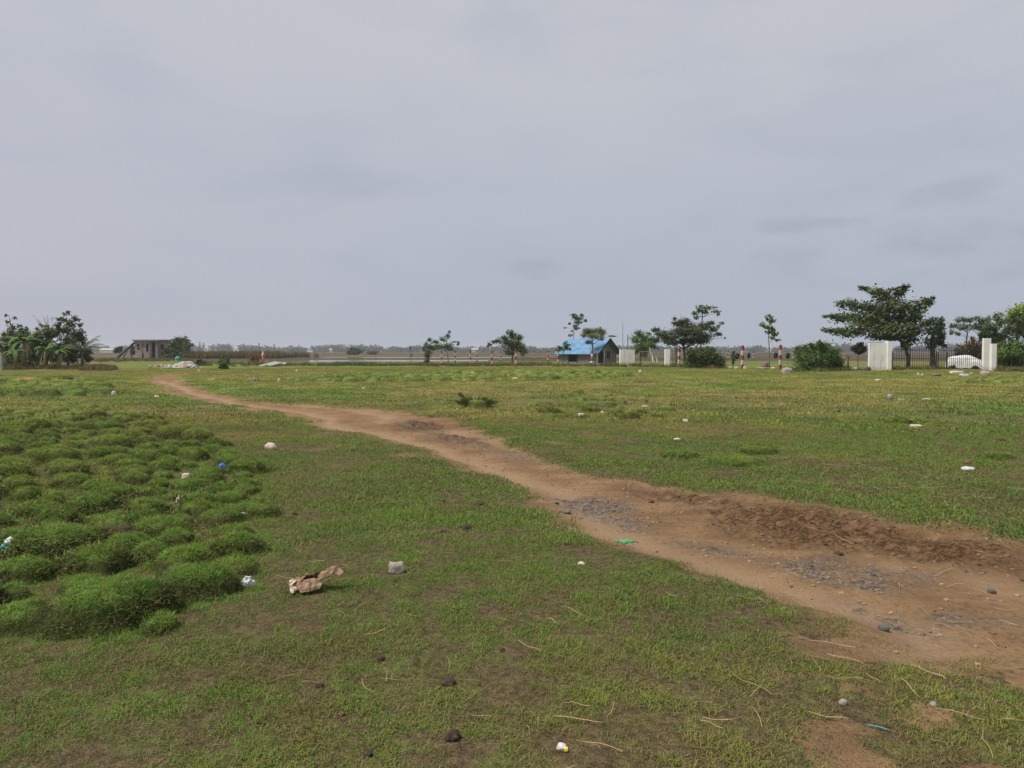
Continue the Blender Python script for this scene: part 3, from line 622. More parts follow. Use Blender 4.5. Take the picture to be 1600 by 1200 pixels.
tree('leafy_tree', 'small green tree on two pale leaning trunks beside the barred fence', 'tree', 86, [(1023, 571, .13), (1019, 556, .11), (1015, 543, .08)],
     [(1016, 536, 7, 6), (1022, 542, 6, 4), (1012, 529, 5, 5), (1024, 533, 6, 5)], GREEN, L=.22, Wd=.12, dens=1.6, bark='pale_bark', trunks=[[(1029, 570, .10), (1025, 556, .085), (1020, 543, .06)]], seed=16)
tree('slender_tree', 'tall bare stemmed tree with tufted top behind the blue roof', 'tree', 104, [(895, 566, .06), (896, 540, .05), (897, 515, .04), (901, 497, .03)],
     [(897, 493.5, 5.5, 3.4), (903, 497, 7, 4.2), (910, 492.5, 4, 2.4), (904, 503, 6, 3.4), (914, 500.5, 4, 2.6), (890, 506, 2, 2.2), (896, 509.5, 1.8, 2.2), (901, 511, 4.6, 3.6), (883, 512.4, 2.4, 1), (894, 517, 1.8, 1.2), (891, 523.5, 3, 2)],
     DARK + GREEN, L=.26, Wd=.16, dens=1.6, seed=17)
h2 = tree('feathery_tree', 'yellow green feathery tree with a red and white painted trunk before the hut', 'tree', 90, [(924.5, 569.5, .13), (925, 553, .11), (926, 543, .09), (925, 528, .07)],
     [(921, 518, 11, 5), (935, 516, 8, 5), (941, 520, 6, 5), (912, 523, 5, 4), (928, 525, 11, 4), (920, 534, 5, 3.4), (939, 529, 5, 2.8), (957, 525, 5.5, 1.2), (916, 516, 6, 3.5)],
     [(.10, .12, .03), (.075, .10, .025), (.12, .13, .035)], L=.17, Wd=.07, dens=1.7, seed=18)
pb = MB(h2.location)
for k, (y0, y1) in enumerate(((569.3, 564), (564, 558.5), (558.5, 553), (553, 548.5), (548.5, 544))):
    a, b_ = P(924.5 + (569 - y0) * .04, y0, 90), P(924.5 + (569 - y1) * .04, y1, 90); pb.tube([a, b_], [.155 - .006 * k, .15 - .006 * k], 10, k % 2)
pb.build('painted_band', [MAT['white_paint'], MAT['red_paint']], h2, smooth=True)
tree('leafy_tree', 'low green tree leaning over the left end of the blue roof', 'tree', 90, [(879, 570, .05), (880, 556, .045), (882, 545, .035)],
     [(885, 540, 7, 4), (884, 534.5, 3, 2.5), (873, 543, 5, 3), (892, 545.5, 3, 2.4), (878, 546, 7, 2.8), (869, 547, 3, 2)], GREEN, L=.22, Wd=.13, dens=1.8, seed=19)
tree('slender_tree', 'thin gappy tree over the wire fence left of the dense fence tree', 'tree', 92, [(701, 569, .05), (700, 555, .045), (696, 545, .035), (692, 530, .025)],
     [(667, 540, 7, 4.5), (672, 530, 4.5, 3.2), (680, 535, 6, 3.2), (692, 530, 5.5, 4), (700, 525, 4, 3.6), (703, 518, 2.8, 2.2), (688, 541, 13, 3.6), (700, 540, 7, 4), (711, 534, 4, 1.4), (716, 537, 2.6, 2.6), (705, 545, 6, 2.4), (675, 545, 8, 3.2), (662, 543, 3, 4)],
     [(.06, .105, .03), (.08, .125, .04), (.05, .09, .03)], L=.24, Wd=.14, dens=1.5, trunks=[[(670, 570, .05), (669, 556, .045), (671, 540, .035)]], seed=20)
tree('shrub', 'dark upright shrub at the left end of the wire fence', 'shrub', 90, [(668, 570, .04), (668, 560, .03)],
     [(668, 555, 5, 6), (671, 551, 5, 3), (667, 565, 4, 4), (664, 569, 4, 2)], BROWN + DARK, L=.18, Wd=.07, dens=1.8, seed=21, crown='foliage')
tree('leafy_tree', 'dense dark tree with a lime green side rising behind the wire fence', 'tree', 97, [(801, 568, .10), (800, 555, .09), (800, 535, .07)],
     [(797, 519.5, 5.5, 4.2), (802, 525, 7, 5.5), (811, 528, 5.5, 5), (789, 528, 6, 4.5), (795, 538, 10, 7), (806, 540, 9, 7), (772, 534, 5.5, 3), (779, 533, 6, 3.4), (766, 538, 3.6, 3), (797, 550, 8, 5), (762, 541, 2, 2), (813, 541, 8, 6, LIME), (818, 548, 6.5, 6.5, BRIGHT), (808, 535, 4, 4, BRIGHT)],
     [(.045, .08, .022), (.058, .095, .026), (.036, .06, .02)], L=.24, Wd=.14, dens=2.1, seed=22)
tree('conifer', 'narrow upright dark sapling left of a striped post', 'sapling', 66, [(1146, 576, .03), (1146, 560, .02)],
     [(1146, 550, 2, 3), (1146, 556, 3, 4), (1146, 562, 3, 4), (1145, 567, 2, 3)], DARK, L=.14, Wd=.05, dens=2.0, seed=23)

# left cluster
tree('leafy_tree', 'tall dense tree above the banana plants at the left', 'tree', 69, [(107, 574, .12), (106, 550, .10), (104, 520, .07), (104, 500, .05)],
     [(104, 489.5, 5, 3.6), (98, 499, 9, 3.4), (117, 497, 6, 4.2), (112, 505, 8, 5), (126, 507, 5, 2.2), (93, 507, 7, 4), (105, 515, 11, 7), (90, 519, 8, 6), (121, 519, 9, 7), (110, 530, 17, 9), (76, 522, 8, 6), (128, 533, 9, 8), (114, 547, 17, 10), (133, 552, 9, 8),
      (92, 545, 14, 11), (66, 535, 13, 10), (138, 561, 7, 6), (110, 560, 14, 8)], [(.035, .065, .018), (.05, .085, .022), (.065, .10, .025)], L=.26, Wd=.14, dens=1.7, seed=24)
tree('leafy_tree', 'sparse leafed tree rising at the far left behind the bananas', 'tree', 72, [(20, 574, .09), (19, 545, .07), (17, 515, .05), (13, 494, .02)],
     [(10, 493, 2.6, 2), (24, 496, 4, 2), (12, 503, 3, 3), (18, 513, 8, 5), (30, 509, 5, 3), (8, 521, 4, 4), (20, 525, 12, 7), (38, 518, 6, 4), (45, 528, 10, 8)], GREEN, L=.26, Wd=.13, dens=1.2, seed=25)
tree('thicket', 'thick green undergrowth filling the gaps behind the banana stems', 'shrub', 70, [(50, 575, .05), (50, 560, .04)],
     [(8, 540, 12, 12), (30, 532, 13, 11), (50, 543, 14, 11), (72, 546, 13, 10), (24, 556, 16, 10), (55, 560, 16, 9), (86, 562, 14, 8), (4, 562, 14, 9), (40, 568, 20, 5), (58, 522, 11, 8), (84, 520, 10, 8), (34, 520, 10, 7), (70, 512, 7, 5), (12, 526, 9, 8)], [(.05, .085, .022), (.07, .11, .03), (.09, .12, .04), (.08, .07, .035)], L=.30, Wd=.12, dens=1.4, seed=26, crown='foliage')
def bare_tree():
    b = P(72, 573, 71); b.z = gz(b.x, b.y) - .05
    root = empty('bare_tree', b, 'leafless pale branches fanning out above the banana plants', 'tree'); m = MB(b)
    s = P(78, 535, 71); m.tube([b, P(76, 555, 71), s], [.09, .08, .06], 6); random.seed(3)
    for (x, y) in ((50, 490), (58, 494), (66, 491), (74, 491), (82, 494), (89, 499), (62, 503), (92, 507), (70, 500)):
        e = P(x, y, 71 + random.uniform(-1.5, 1.5)); mid_ = s.lerp(e, .5) + Vector((random.uniform(-.2, .2), 0, .15)); m.tube([s, mid_, e], [.045, .028, .008], 5)
        for k in range(3):
            q = s.lerp(e, random.uniform(.5, .9)); m.tube([q, q + Vector((random.uniform(-.5, .5), random.uniform(-.3, .3), random.uniform(.05, .45)))], [.014, .004], 4)
    m.build('trunk', MAT['bark'], root, smooth=True)
bare_tree()

def blade_leaf(m, base, az_, length, width, rise, droop, mat=0, n=9):
    """a long arching banana leaf: midrib curve with two sagging halves"""
    d = Vector((math.cos(az_), math.sin(az_), 0)); sd_ = Vector((-math.sin(az_), math.cos(az_), 0)); pts = []
    for i in range(n):
        u = i / (n - 1); pts.append(base + d * length * (u * .92 - .15 * u * u * droop) + Vector((0, 0, length * (rise * u - droop * u * u))))
    vs = []; fs = []
    for i, p in enumerate(pts):
        u = i / (n - 1); w_ = width * (math.sin(math.pi * min(1, u * .93 + .05)) ** .6) * (.15 if u < .12 else 1) * .5
        jag = 1 + .25 * math.sin(i * 7.3 + az_ * 5)
        vs += [p + sd_ * w_ * jag - Vector((0, 0, w_ * .35)), p, p - sd_ * w_ * jag - Vector((0, 0, w_ * .35))]
    for i in range(n - 1): fs += [(3 * i, 3 * i + 1, 3 * i + 4, 3 * i + 3), (3 * i + 1, 3 * i + 2, 3 * i + 5, 3 * i + 4)]
    m.add(vs, fs, mat)
MAT['banana_leaf'] = mottled('banana_leaf', (.05, .105, .022), (.085, .15, .036), 1.5, .75, .2, spec=.1)
MAT['banana_dry'] = mottled('dry_banana_leaf', (.16, .125, .06), (.27, .20, .10), 3, .9, .4)
MAT['banana_stem'] = mottled('banana_stem', (.14, .16, .06), (.22, .18, .09), 3, .8, .3)
def banana(px, py, hpx, label, seed):
    random.seed(seed); b = GP(px, py); Y = b.y; hgt = (py - hpx) / F * Y * .62
    root = empty('banana_plant', b, label, 'banana plant', 'banana plants at the left edge')
    m = MB(b); lean = random.uniform(-.15, .15); top = b + Vector((lean, 0, hgt)); m.tube([b - Vector((0, 0, .1)), b.lerp(top, .5), top], [.15, .12, .08], 8); m.build('stem', MAT['banana_stem'], root, smooth=True)
    for k in range(9):
        a = k * 2.4 + random.uniform(-.4, .4); L_ = random.uniform(1.3, 2.0) * hgt / 2.1; lm = MB(b); up_ = random.uniform(.45, 1.05)
        blade_leaf(lm, top - Vector((0, 0, random.uniform(0, .15))), a, L_, .42 * L_ / 1.7, up_, random.uniform(.45, 1.0)); lm.build('leaf', MAT['banana_leaf'], root, smooth=True)
    for k in range(5):
        a = random.uniform(0, 6.28); dm = MB(b); blade_leaf(dm, top - Vector((0, 0, .12)), a, random.uniform(.9, 1.4) * hgt / 2.1, .16, .25, 1.25); dm.build('dead_leaf', MAT['banana_dry'], root, smooth=True)
banana(40, 576.5, 505, 'tallest banana plant, its top leaf upright left of the bare branches', 1)
banana(70, 577, 526, 'banana plant with low arching leaves left of the leaning pale stakes', 2)
banana(8, 577, 522, 'banana plant at the very left edge behind the concrete post', 3)
banana(58, 575, 512, 'banana plant below the leafless branches', 4)
banana(92, 577, 532, 'banana plant between the leaning pale stake and the palm', 6)
banana(24, 578, 535, 'short banana plant between the left edge post and the tallest banana', 5)
def palm():
    b = GP(128, 576); root = empty('palm', b, 'young palm with feathered fronds at the right of the banana clump', 'palm'); m = MB(b)
    top = b + Vector((.1, 0, 1.7)); m.tube([b, top], [.14, .10], 8); m.build('trunk', MAT['bark'], root, smooth=True); random.seed(8)
    for k in range(13):
        a = k * 2.4; L_ = random.uniform(1.8, 2.5); ri = random.uniform(.5, 1.25); dr = random.uniform(.45, .8); d = Vector((math.cos(a), math.sin(a), 0)); s_ = Vector((-d.y, d.x, 0)); fm = MB(b); pts = []
        for i in range(13):
            u = i / 12; pts.append(top + d * L_ * u * .85 + Vector((0, 0, L_ * (ri * u - dr * u * u))))
        fm.tube(pts, [.02 - .0012 * i for i in range(13)], 4)
        for i in range(2, 13):
            ln = .55 * math.sin(math.pi * (.12 + .8 * i / 13))
            for sg in (-1, 1):
                for q in (0, .5):
                    p0 = pts[i - 1].lerp(pts[i], q); tip = p0 + s_ * sg * ln * .75 + d * ln * .5 - Vector((0, 0, ln * random.uniform(.25, .6))); wv = d * .028
                    fm.add([p0 - wv, p0 + wv, tip], [(0, 1, 2)])
        fm.build('frond', MAT['palm_leaf'], root)
MAT['palm_leaf'] = mottled('palm_leaf', (.06, .10, .03), (.11, .14, .045), 2, .6, .1)
palm()
def simple(name, label, cat, fn, mats, group=None, smooth=False, origin=None):
    m = MB(origin or (0, 0, 0)); fn(m); return tag(m.build(name, mats, None, smooth), label, cat, group)
b = GP(1.2, 579)
simple('concrete_post', 'pale square concrete post at the very left edge', 'post', lambda m: (m.box(b + Vector((0, 0, .68)), (.20, .20, 1.5)), m.box(b + Vector((0, 0, 1.455)), (.16, .16, .05))), MAT['concrete'], origin=b)
for px, top_, lab in ((81, 553, 'thin pale stake leaning among the bananas'), (115, 556, 'thin pale upright stake right of the blue sheet')):
    b = GP(px, 574); e = P(px + (1.5 if px < 100 else 0), top_, b.y)
    simple('stake', lab, 'stake', lambda m: m.tube([b - Vector((0, 0, .1)), b.lerp(e, .5) + Vector((.02, 0, 0)), e], [.045, .04, .035], 6), MAT['pale_bark'], origin=b)

def rock_bm(size, seed, rough=.25, sub=3, freq=1.6, flat=0.0, boxy=0.0):
    bm = bmesh.new(); bmesh.ops.create_icosphere(bm, subdivisions=sub, radius=1.0); o = Vector((seed * 3.7, seed * 1.3, seed * .7))
    for v in bm.verts:
        c = v.co.copy()
        if boxy: k = max(abs(c.x), abs(c.y), abs(c.z)); c = c.lerp(c / k * .85, boxy)
        n = mnoise.noise(c * freq + o) + .5 * mnoise.noise(c * freq * 2.3 + o) + .35 * mnoise.noise(c * freq * 5 + o)
        c = c * (1 + rough * n); c.z = max(c.z, -.55)
        if flat: c.z = min(c.z, flat + .1 * mnoise.noise(c * 2 + o))
        v.co = Vector((c.x * size[0], c.y * size[1], c.z * size[2]))
    return bm
def rock(name, label, cat, px, py, wpx, hpx, mat, seed, rough=.25, boxy=0.0, group=None, dep=.8, sub=3, freq=1.6, sink=.15, smooth=True, rz=None):
    b = GP(px, py); Y = b.y; wx = wpx / F * Y / 2; wz = hpx / F * Y / 1.45
    bm = rock_bm((wx, wx * dep, wz), seed, rough, sub, freq, boxy=boxy)
    me = bpy.data.meshes.new(name); bm.to_mesh(me); bm.free(); me.materials.append(MAT[mat] if isinstance(mat, str) else mat)
    if smooth: me.polygons.foreach_set('use_smooth', [True] * len(me.polygons))
    o = bpy.data.objects.new(name, me); COL.objects.link(o); o.location = b + Vector((0, 0, wz * (.55 - sink))); o.rotation_euler.z = seed * 1.7 if rz is None else rz
    return tag(o, label, cat, group)
rock('tarpaulin', 'pale blue crumpled sheet lying under the banana clump', 'tarpaulin', 99, 574.5, 13, 5, 'plank', 3, .35, sub=4, freq=2.5)

# ruin
def ruin():
    Y = 170; o = Vector((P(230, 560, Y).x, Y, 0)); root = empty('ruined_building', o, 'roofless looking brick ruin with dark openings under a flat concrete slab', 'ruin')
    s = Y / F; gx = lambda px: (px - 230) * s; zt = (549 - 533) * s + CH; H_ = zt - .0
    import_rot = math.radians(0)
    fx0, fx1, fx2 = gx(212), gx(248), gx(276)
    m = MB()
    ops = [(gx(215.5), gx(218.5), 1.9, 3.3), (gx(222.5), gx(225), .0, 3.4), (gx(229), gx(232.5), 1.5, 3.4), (gx(237.5), gx(243.5), 0, 3.7)]
    def wall(xa, xb, ya, yb, holes, th=.25):
        L_ = math.hypot(xb - xa, yb - ya); d = Vector(((xb - xa) / L_, (yb - ya) / L_, 0)); rz = math.atan2(d.y, d.x)
        def seg(s0, s1, z0, z1):
            if s1 - s0 < .02 or z1 - z0 < .02: return
            c = Vector((xa, ya, 0)) + d * (s0 + s1) / 2; m.box((c.x, c.y, (z0 + z1) / 2), (s1 - s0, th, z1 - z0), rz)
        cur = 0
        for (h0, h1, z0, z1) in sorted(holes):
            seg(cur, h0, 0, H_); seg(h0, h1, 0, z0); seg(h0, h1, z1, H_); cur = h1
        seg(cur, L_, 0, H_)
    wall(fx0, fx1, 0, 0, [(a - fx0, b_ - fx0, z0, z1) for a, b_, z0, z1 in ops])
    wall(fx1, fx2, .3, 2.6, [(.3, 1.0, 0, 3.2), (2.4, 3.2, 1.4, 3.0)])
    wall(fx0, fx0, .25, 5.8, [(2, 3.2, 1.2, 3.0)]); wall(fx0, fx2, 6, 6, []); wall(fx2, fx2, 2.8, 5.8, [])
    m.build('wall', MAT['brick'], root)
    r = MB(); yy = [(fx0 - .5, -.5), (fx1 + .3, -.6), (fx2 + .6, 2.1), (fx2 + .6, 6.4), (fx0 - .5, 6.4)]
    vs = [(x, y, zt + .02) for x, y in yy] + [(x, y, zt + .34) for x, y in yy]; n = len(yy)
    r.add(vs, [tuple(range(n))[::-1], tuple(range(n, 2 * n))] + [(i, (i + 1) % n, n + (i + 1) % n, n + i) for i in range(n)]); r.build('roof_slab', MAT['slab'], root)
    c = MB(); 
    for px in (234.5, 246.5): c.box((gx(px), -.22, zt / 2), (.28, .16, zt - .02))
    c.build('column', MAT['slab'], root)
    st = MB(); a = Vector((gx(183), -.2, .1)); e = Vector((gx(211), .6, zt)); dd = (e - a).normalized(); up = Vector((0, 0, .30)); dy = Vector((0, 1.1, 0))
    st.add([a, e, e + up, a + up, a + dy, e + dy, e + dy + up, a + dy + up], [(0, 1, 2, 3), (7, 6, 5, 4), (0, 4, 5, 1), (3, 2, 6, 7), (1, 5, 6, 2), (0, 3, 7, 4)])
    st.build('leaning_slab', MAT['slab'], root)
    bp = MB(); bp.tube([Vector((gx(192), 0, 0)), Vector((gx(199), 0, (549 - 545) * s + 1.0))], .12, 6); bp.tube([Vector((gx(204), .3, 0)), Vector((gx(205), .3, 3.4))], .12, 6); bp.build('prop', MAT['dark_bark'], root)
ruin()
tree('leafy_tree', 'round green tree against the right end of the ruin', 'tree', 166, [(280, 560, .2), (280, 550, .16), (281, 542, .12)],
     [(276, 533, 9, 5.5), (285, 530, 8, 4.5), (293, 537, 7, 5.5), (280, 543, 13, 7), (290, 546, 8, 5), (270, 540, 8, 6), (299, 539, 3, 3), (281, 552, 10, 5)], [(.045, .08, .022), (.06, .10, .03), (.038, .065, .02)], L=.5, Wd=.3, dens=1.7, seed=30)
tree('shrub', 'dark low bush hugging the front of the ruin', 'shrub', 160, [(262, 560, .06), (262, 554, .05)], [(258, 551, 6, 5), (266, 549, 7, 5), (263, 556, 11, 4), (272, 555, 7, 5)], DARK, L=.4, Wd=.24, dens=1.9, seed=31, crown='foliage')
tree('shrub', 'small dark tree under the leaning slab left of the ruin', 'tree', 172, [(186, 559, .08), (186, 552, .06)], [(185, 546, 6, 4.5), (188, 543, 4, 3), (181, 549, 4, 3), (207, 543, 3.5, 5), (208, 550, 4, 5)], DARK, L=.4, Wd=.24, dens=1.7, seed=32)
rock('tarpaulin', 'crumpled teal sheet on the grass below the ruin tree', 'tarpaulin', 278, 563.5, 11, 7, 'plastic_teal', 5, .4, sub=4, freq=2.2)

# rubble
def heap():
    b = GP(283, 574); root = empty('rubble_heap', b, 'long low heap of pale grey gravel and broken stone beside the track', 'rubble heap')
    s = b.y / F; bm = bmesh.new(); bmesh.ops.create_grid(bm, x_segments=44, y_segments=24, size=1.0)
    for v in bm.verts:
        x, y = v.co.x * 34 * s, v.co.y * 2.2; u = (v.co.x * 34 + 34) / 68
        pr = math.exp(-((v.co.x * 34 - 8) / 11) ** 2) * 9.5 * s + math.exp(-((v.co.x * 34 + 10) / 16) ** 2) * 3.6 * s
        pr *= max(0, 1 - v.co.y ** 2) ; v.co = Vector((x, y, pr * (1 + .35 * mnoise.noise(Vector((x * 2, y * 2, 1)))) + .10 * mnoise.noise(Vector((x * 5, y * 5, 3))) - .08))
    me = bpy.data.meshes.new('gravel_mound'); bm.to_mesh(me); bm.free(); me.materials.append(MAT['gravel_heap']); o = bpy.data.objects.new('gravel_mound', me); COL.objects.link(o); o.parent = root
    random.seed(6); mes = []
    for k in range(4):
        bm = rock_bm((.17, .14, .12), 40 + k, .3, 2, 1.6, boxy=.4); me = bpy.data.meshes.new('broken_stone'); bm.to_mesh(me); bm.free(); me.materials.append(MAT[('stone_white', 'stone_grey', 'stone_beige', 'stone_grey')[k]]); mes.append(me)
    for k in range(60):
        o = bpy.data.objects.new('broken_stone', mes[k % 4]); COL.objects.link(o); o.parent = root; z_ = random.uniform(.5, 1.3)
        o.location = (random.uniform(-36, 34) * s, random.uniform(-2.1, -.6), random.uniform(0, .15)); o.rotation_euler = (random.uniform(0, 6),) * 3; o.scale = (z_, z_ * random.uniform(.6, 1), z_ * random.uniform(.6, 1))
mgh, t = material('gravel_heap'); p = obj_pos(t); vo = t.n('ShaderNodeTexVoronoi', ins={'Vector': p, 'Scale': 9.0}); vsn = t.n('ShaderNodeSeparateColor', ins={0: vo.outputs['Color']})
finish(t, t.mix(vsn.outputs[0], (.26, .235, .22, 1), (.50, .46, .43, 1)), .95, vo.outputs['Distance'], .8, .08); MAT['gravel_heap'] = mgh
heap()
for px, py, wp, lab in ((313, 571, 14, 'small dark green bush at the right end of the rubble heap'), (349, 577, 12, 'small leafy weed clump in the grass right of the rubble heap'), (350, 570, 16, 'low green weed clump between rubble heap and woman')):
    Y = depth(py); tree('weed_bush', lab, 'bush', Y, [(px, py, .03), (px, py - 4, .02)], [(px, py - 5, wp / 2, 4), (px - 3, py - 3, wp / 3, 3), (px + 3, py - 3, wp / 3, 3)], GREEN if wp != 14 else DARK, L=.22, Wd=.12, dens=2, seed=px, crown='foliage')
tree('dry_bush', 'rust brown dry bush beside the woman in pink', 'bush', 106, [(396, 566, .03), (396, 562, .02)], [(395, 562, 5, 4), (399, 559, 5, 4), (402, 562, 4, 5), (393, 565, 3, 3)], [(.17, .065, .035), (.13, .055, .03), (.10, .06, .03)], L=.28, Wd=.13, dens=2, seed=41, crown='foliage')
def planks():
    b = GP(427, 572.5); s = b.y / F; root = empty('plank_pile', b, 'grey weathered boards lying tilted on the grass right of the woman', 'planks')
    for (x0, y0, z0, x1, y1, z1) in ((-16, -1.0, .05, 4, .4, .48), (-4, -1.0, .12, 12, .1, .42), (4, -.3, .05, 18, .4, .38)):
        m = MB(); a = Vector((x0 * s, y0, z0)); e = Vector((x1 * s, y1, z1)); L_ = (e - a).length
        m.box((a + e) / 2, (L_, .5, .07), math.atan2(e.y - a.y, e.x - a.x), 0, (.25, -math.asin((e.z - a.z) / L_))); m.build('board', MAT['plank'], root)
planks()

def person():
    Y = 106; b = P(411, 566, Y); b.z = gz(b.x, b.y) - .02; root = empty('person', b, 'woman in a pale headscarf and pink dress standing in the field', 'person')
    k = 1.56 / 1.7
    joints = {'pel': (0, 0, .92, .13), 'waist': (0, 0, 1.08, .115), 'chest': (0, -.02, 1.28, .13), 'neck': (0, 0, 1.44, .05), 'head0': (0, -.02, 1.53, .085), 'head1': (0, -.03, 1.64, .085)}
    edges = [('pel', 'waist'), ('waist', 'chest'), ('chest', 'neck'), ('neck', 'head0'), ('head0', 'head1')]
    for s_, sg in (('l', -1), ('r', 1)):
        for nm, q in (('sh', (.17 * sg, 0, 1.37, .055)), ('el', (.23 * sg, .02, 1.10, .042)), ('wr', (.20 * sg, -.12, .90, .03)), ('pa', (.195 * sg, -.16, .84, .03)), ('hip', (.09 * sg, 0, .84, .085)), ('kn', (.10 * sg, -.02, .48, .058)), ('an', (.10 * sg, .02, .09, .04)), ('to', (.11 * sg, -.15, .035, .035))):
            joints[nm + s_] = q
        edges += [('chest', 'sh' + s_), ('sh' + s_, 'el' + s_), ('el' + s_, 'wr' + s_), ('wr' + s_, 'pa' + s_), ('pel', 'hip' + s_), ('hip' + s_, 'kn' + s_), ('kn' + s_, 'an' + s_), ('an' + s_, 'to' + s_)]
        for f in range(4):
            joints['f%d%s' % (f, s_)] = (.195 * sg + (f - 1.5) * .018, -.19 - .006 * (f % 2), .775 + .006 * abs(f - 1.5), .009); edges.append(('pa' + s_, 'f%d%s' % (f, s_)))
        joints['th' + s_] = (.165 * sg, -.19, .82, .010); edges.append(('pa' + s_, 'th' + s_))
    names = list(joints); me = bpy.data.meshes.new('body'); me.from_pydata([tuple(c * k for c in joints[n][:3]) for n in names], [(names.index(a), names.index(c)) for a, c in edges], [])
    o = bpy.data.objects.new('body', me); COL.objects.link(o); o.parent = root; me.materials.append(MAT['skin'])
    md = o.modifiers.new('skin', 'SKIN'); 
    if not me.skin_vertices: me.attributes  # layer is made with the modifier below
    bm = bmesh.new(); bm.from_mesh(me); lay = bm.verts.layers.skin.verify(); bm.verts.ensure_lookup_table()
    for i, n in enumerate(names): bm.verts[i][lay].radius = (joints[n][3] * k,) * 2; bm.verts[i][lay].use_root = (n == 'pel')
    bm.to_mesh(me); bm.free(); o.modifiers.new('smooth', 'SUBSURF').levels = 1
    def loft(nm, rings, mat, n=14, fold=.0):
        m = MB(); vs = []; fs = []
        for (cx, cy, z, rx, ry) in rings:
            for j in range(n):
                a = 2 * math.pi * j / n; f = 1 + fold * math.sin(a * 5 + z * 3); vs.append(((cx + rx * f * math.cos(a)) * k, (cy + ry * f * math.sin(a)) * k, z * k))
        for i in range(len(rings) - 1):
            for j in range(n): j2 = (j + 1) % n; fs.append((i * n + j, i * n + j2, (i + 1) * n + j2, (i + 1) * n + j))
        fs.append(tuple((len(rings) - 1) * n + j for j in range(n))); m.add(vs, fs); return m.build(nm, mat, root, smooth=True)
    loft('dress', [(0, 0, .12, .26, .24), (0, 0, .5, .22, .20), (0, 0, .9, .19, .17), (0, 0, 1.08, .165, .15), (0, -.01, 1.28, .19, .155), (0, 0, 1.40, .13, .10), (0, 0, 1.44, .07, .06)], MAT['dress'], fold=.05)
    loft('headscarf', [(0, .02, 1.14, .21, .17), (0, .01, 1.30, .20, .17), (0, 0, 1.42, .13, .12), (0, .015, 1.52, .115, .12), (0, .02, 1.62, .118, .125), (0, .02, 1.70, .085, .09), (0, .02, 1.725, .03, .03)], MAT['scarf'])
    for sg in (-1, 1):
        m = MB(); m.tube([Vector((.15 * sg, 0, 1.37)) * k, Vector((.23 * sg, .02, 1.10)) * k, Vector((.202 * sg, -.11, .92)) * k], [.075, .06, .05], 8); m.build('sleeve', MAT['dress'], root, smooth=True)
MAT['skin'] = mottled('skin', (.30, .18, .12), (.34, .21, .14), 5, .6, .05)
MAT['dress'] = mottled('pink_dress', (.42, .13, .15), (.50, .20, .21), 9, .9, .2)
MAT['scarf'] = mottled('pale_scarf', (.62, .46, .46), (.70, .55, .54), 9, .9, .2)
person()

# far things: round bushes, pole, pylons, tree line, warehouse
tree('round_bush', 'larger of two round trees far out on the brown stubble', 'tree', 330, [(554, 554.5, .3), (554, 550, .2)], [(546, 549, 5, 3), (553, 546.5, 7, 3.8), (562, 548.5, 6, 3.8), (555, 551, 11, 3)], DARK, L=.8, Wd=.5, dens=1.9, seed=50)
tree('round_bush', 'smaller of two round trees far out on the brown stubble', 'tree', 345, [(583, 554.3, .2), (583, 551, .15)], [(582, 550.6, 7, 2.4), (586, 551.5, 5, 2), (578, 552, 5, 1.8)], DARK, L=.8, Wd=.5, dens=1.9, seed=51)
def field_pole():
    b = P(641, 560, 165); b.z = 0; root = empty('field_pole', b, 'thin dark pole with a rag scarecrow top in the flooded field', 'pole'); m = MB(b)
    m.tube([b, P(641, 541, 165)], [.07, .05], 6); m.tube([P(638.6, 546.4, 165), P(641, 545.9, 165), P(643.2, 546.6, 165)], .04, 5); m.build('pole', MAT['dark_bark'], root)
    m = MB(b); m.tube([P(641, 544.6, 164.9), P(641, 543.2, 164.9), P(641, 541, 164.9)], [.22, .26, .05], 7); m.build('rag', MAT['rubber'], root)
    m = MB(b); m.tube([P(643.3, 557, 164.9), P(643.3, 554.4, 164.9), P(643.3, 553.4, 164.9)], [.26, .2, .1], 7); m.build('bundle', MAT['dark_bark'], root)
field_pole()
def pylon(px, top, label, Y=900):
    b = P(px, 549, Y); b.z = 0; zt = P(px, top, Y).z; root = empty('pylon', b, label, 'pylon', 'pylons on the hazy horizon'); m = MB(b); w0, w1 = zt * .10, zt * .02
    for sx in (-1, 1):
        for sy in (-1, 1): m.tube([b + Vector((sx * w0, sy * w0, 0)), b + Vector((sx * w1, sy * w1, zt))], .13, 4)
    for k in range(6):
        z0, z1 = zt * k / 6, zt * (k + 1) / 6; a0, a1 = w0 + (w1 - w0) * k / 6, w0 + (w1 - w0) * (k + 1) / 6
        m.tube([b + Vector((-a0, -a0, z0)), b + Vector((a1, -a1, z1))], .08, 3); m.tube([b + Vector((a0, -a0, z0)), b + Vector((-a1, -a1, z1))], .08, 3)
    m.build('lattice', MAT['iron'], root); m = MB(b)
    for q in (.72, .84, .95): m.tube([b + Vector((-zt * .11, 0, zt * q)), b + Vector((0, 0, zt * (q + .02))), b + Vector((zt * .11, 0, zt * q))], .10, 4)
    m.build('crossarm', MAT['iron'], root)
for px, top, lab in ((312.5, 534, 'leftmost and tallest hazy pylon of the horizon row'), (318.5, 535.5, 'hazy pylon close beside the tallest pylon'), (358, 536.5, 'hazy pylon above the middle of the reed bank'), (381, 537, 'hazy pylon above the right part of the reed bank'),
                     (405, 536, 'hazy pylon just left of the woman in pink'), (428.5, 537, 'hazy pylon at the right end of the reed bank')): pylon(px, top, lab)
specs = []; xs = np.linspace(-2300, 2300, 640); nh = fbm(xs, xs * 0 + 3, 90, 4, 7); nb_ = fbm(xs, xs * 0 + 9, 420, 2, 12)
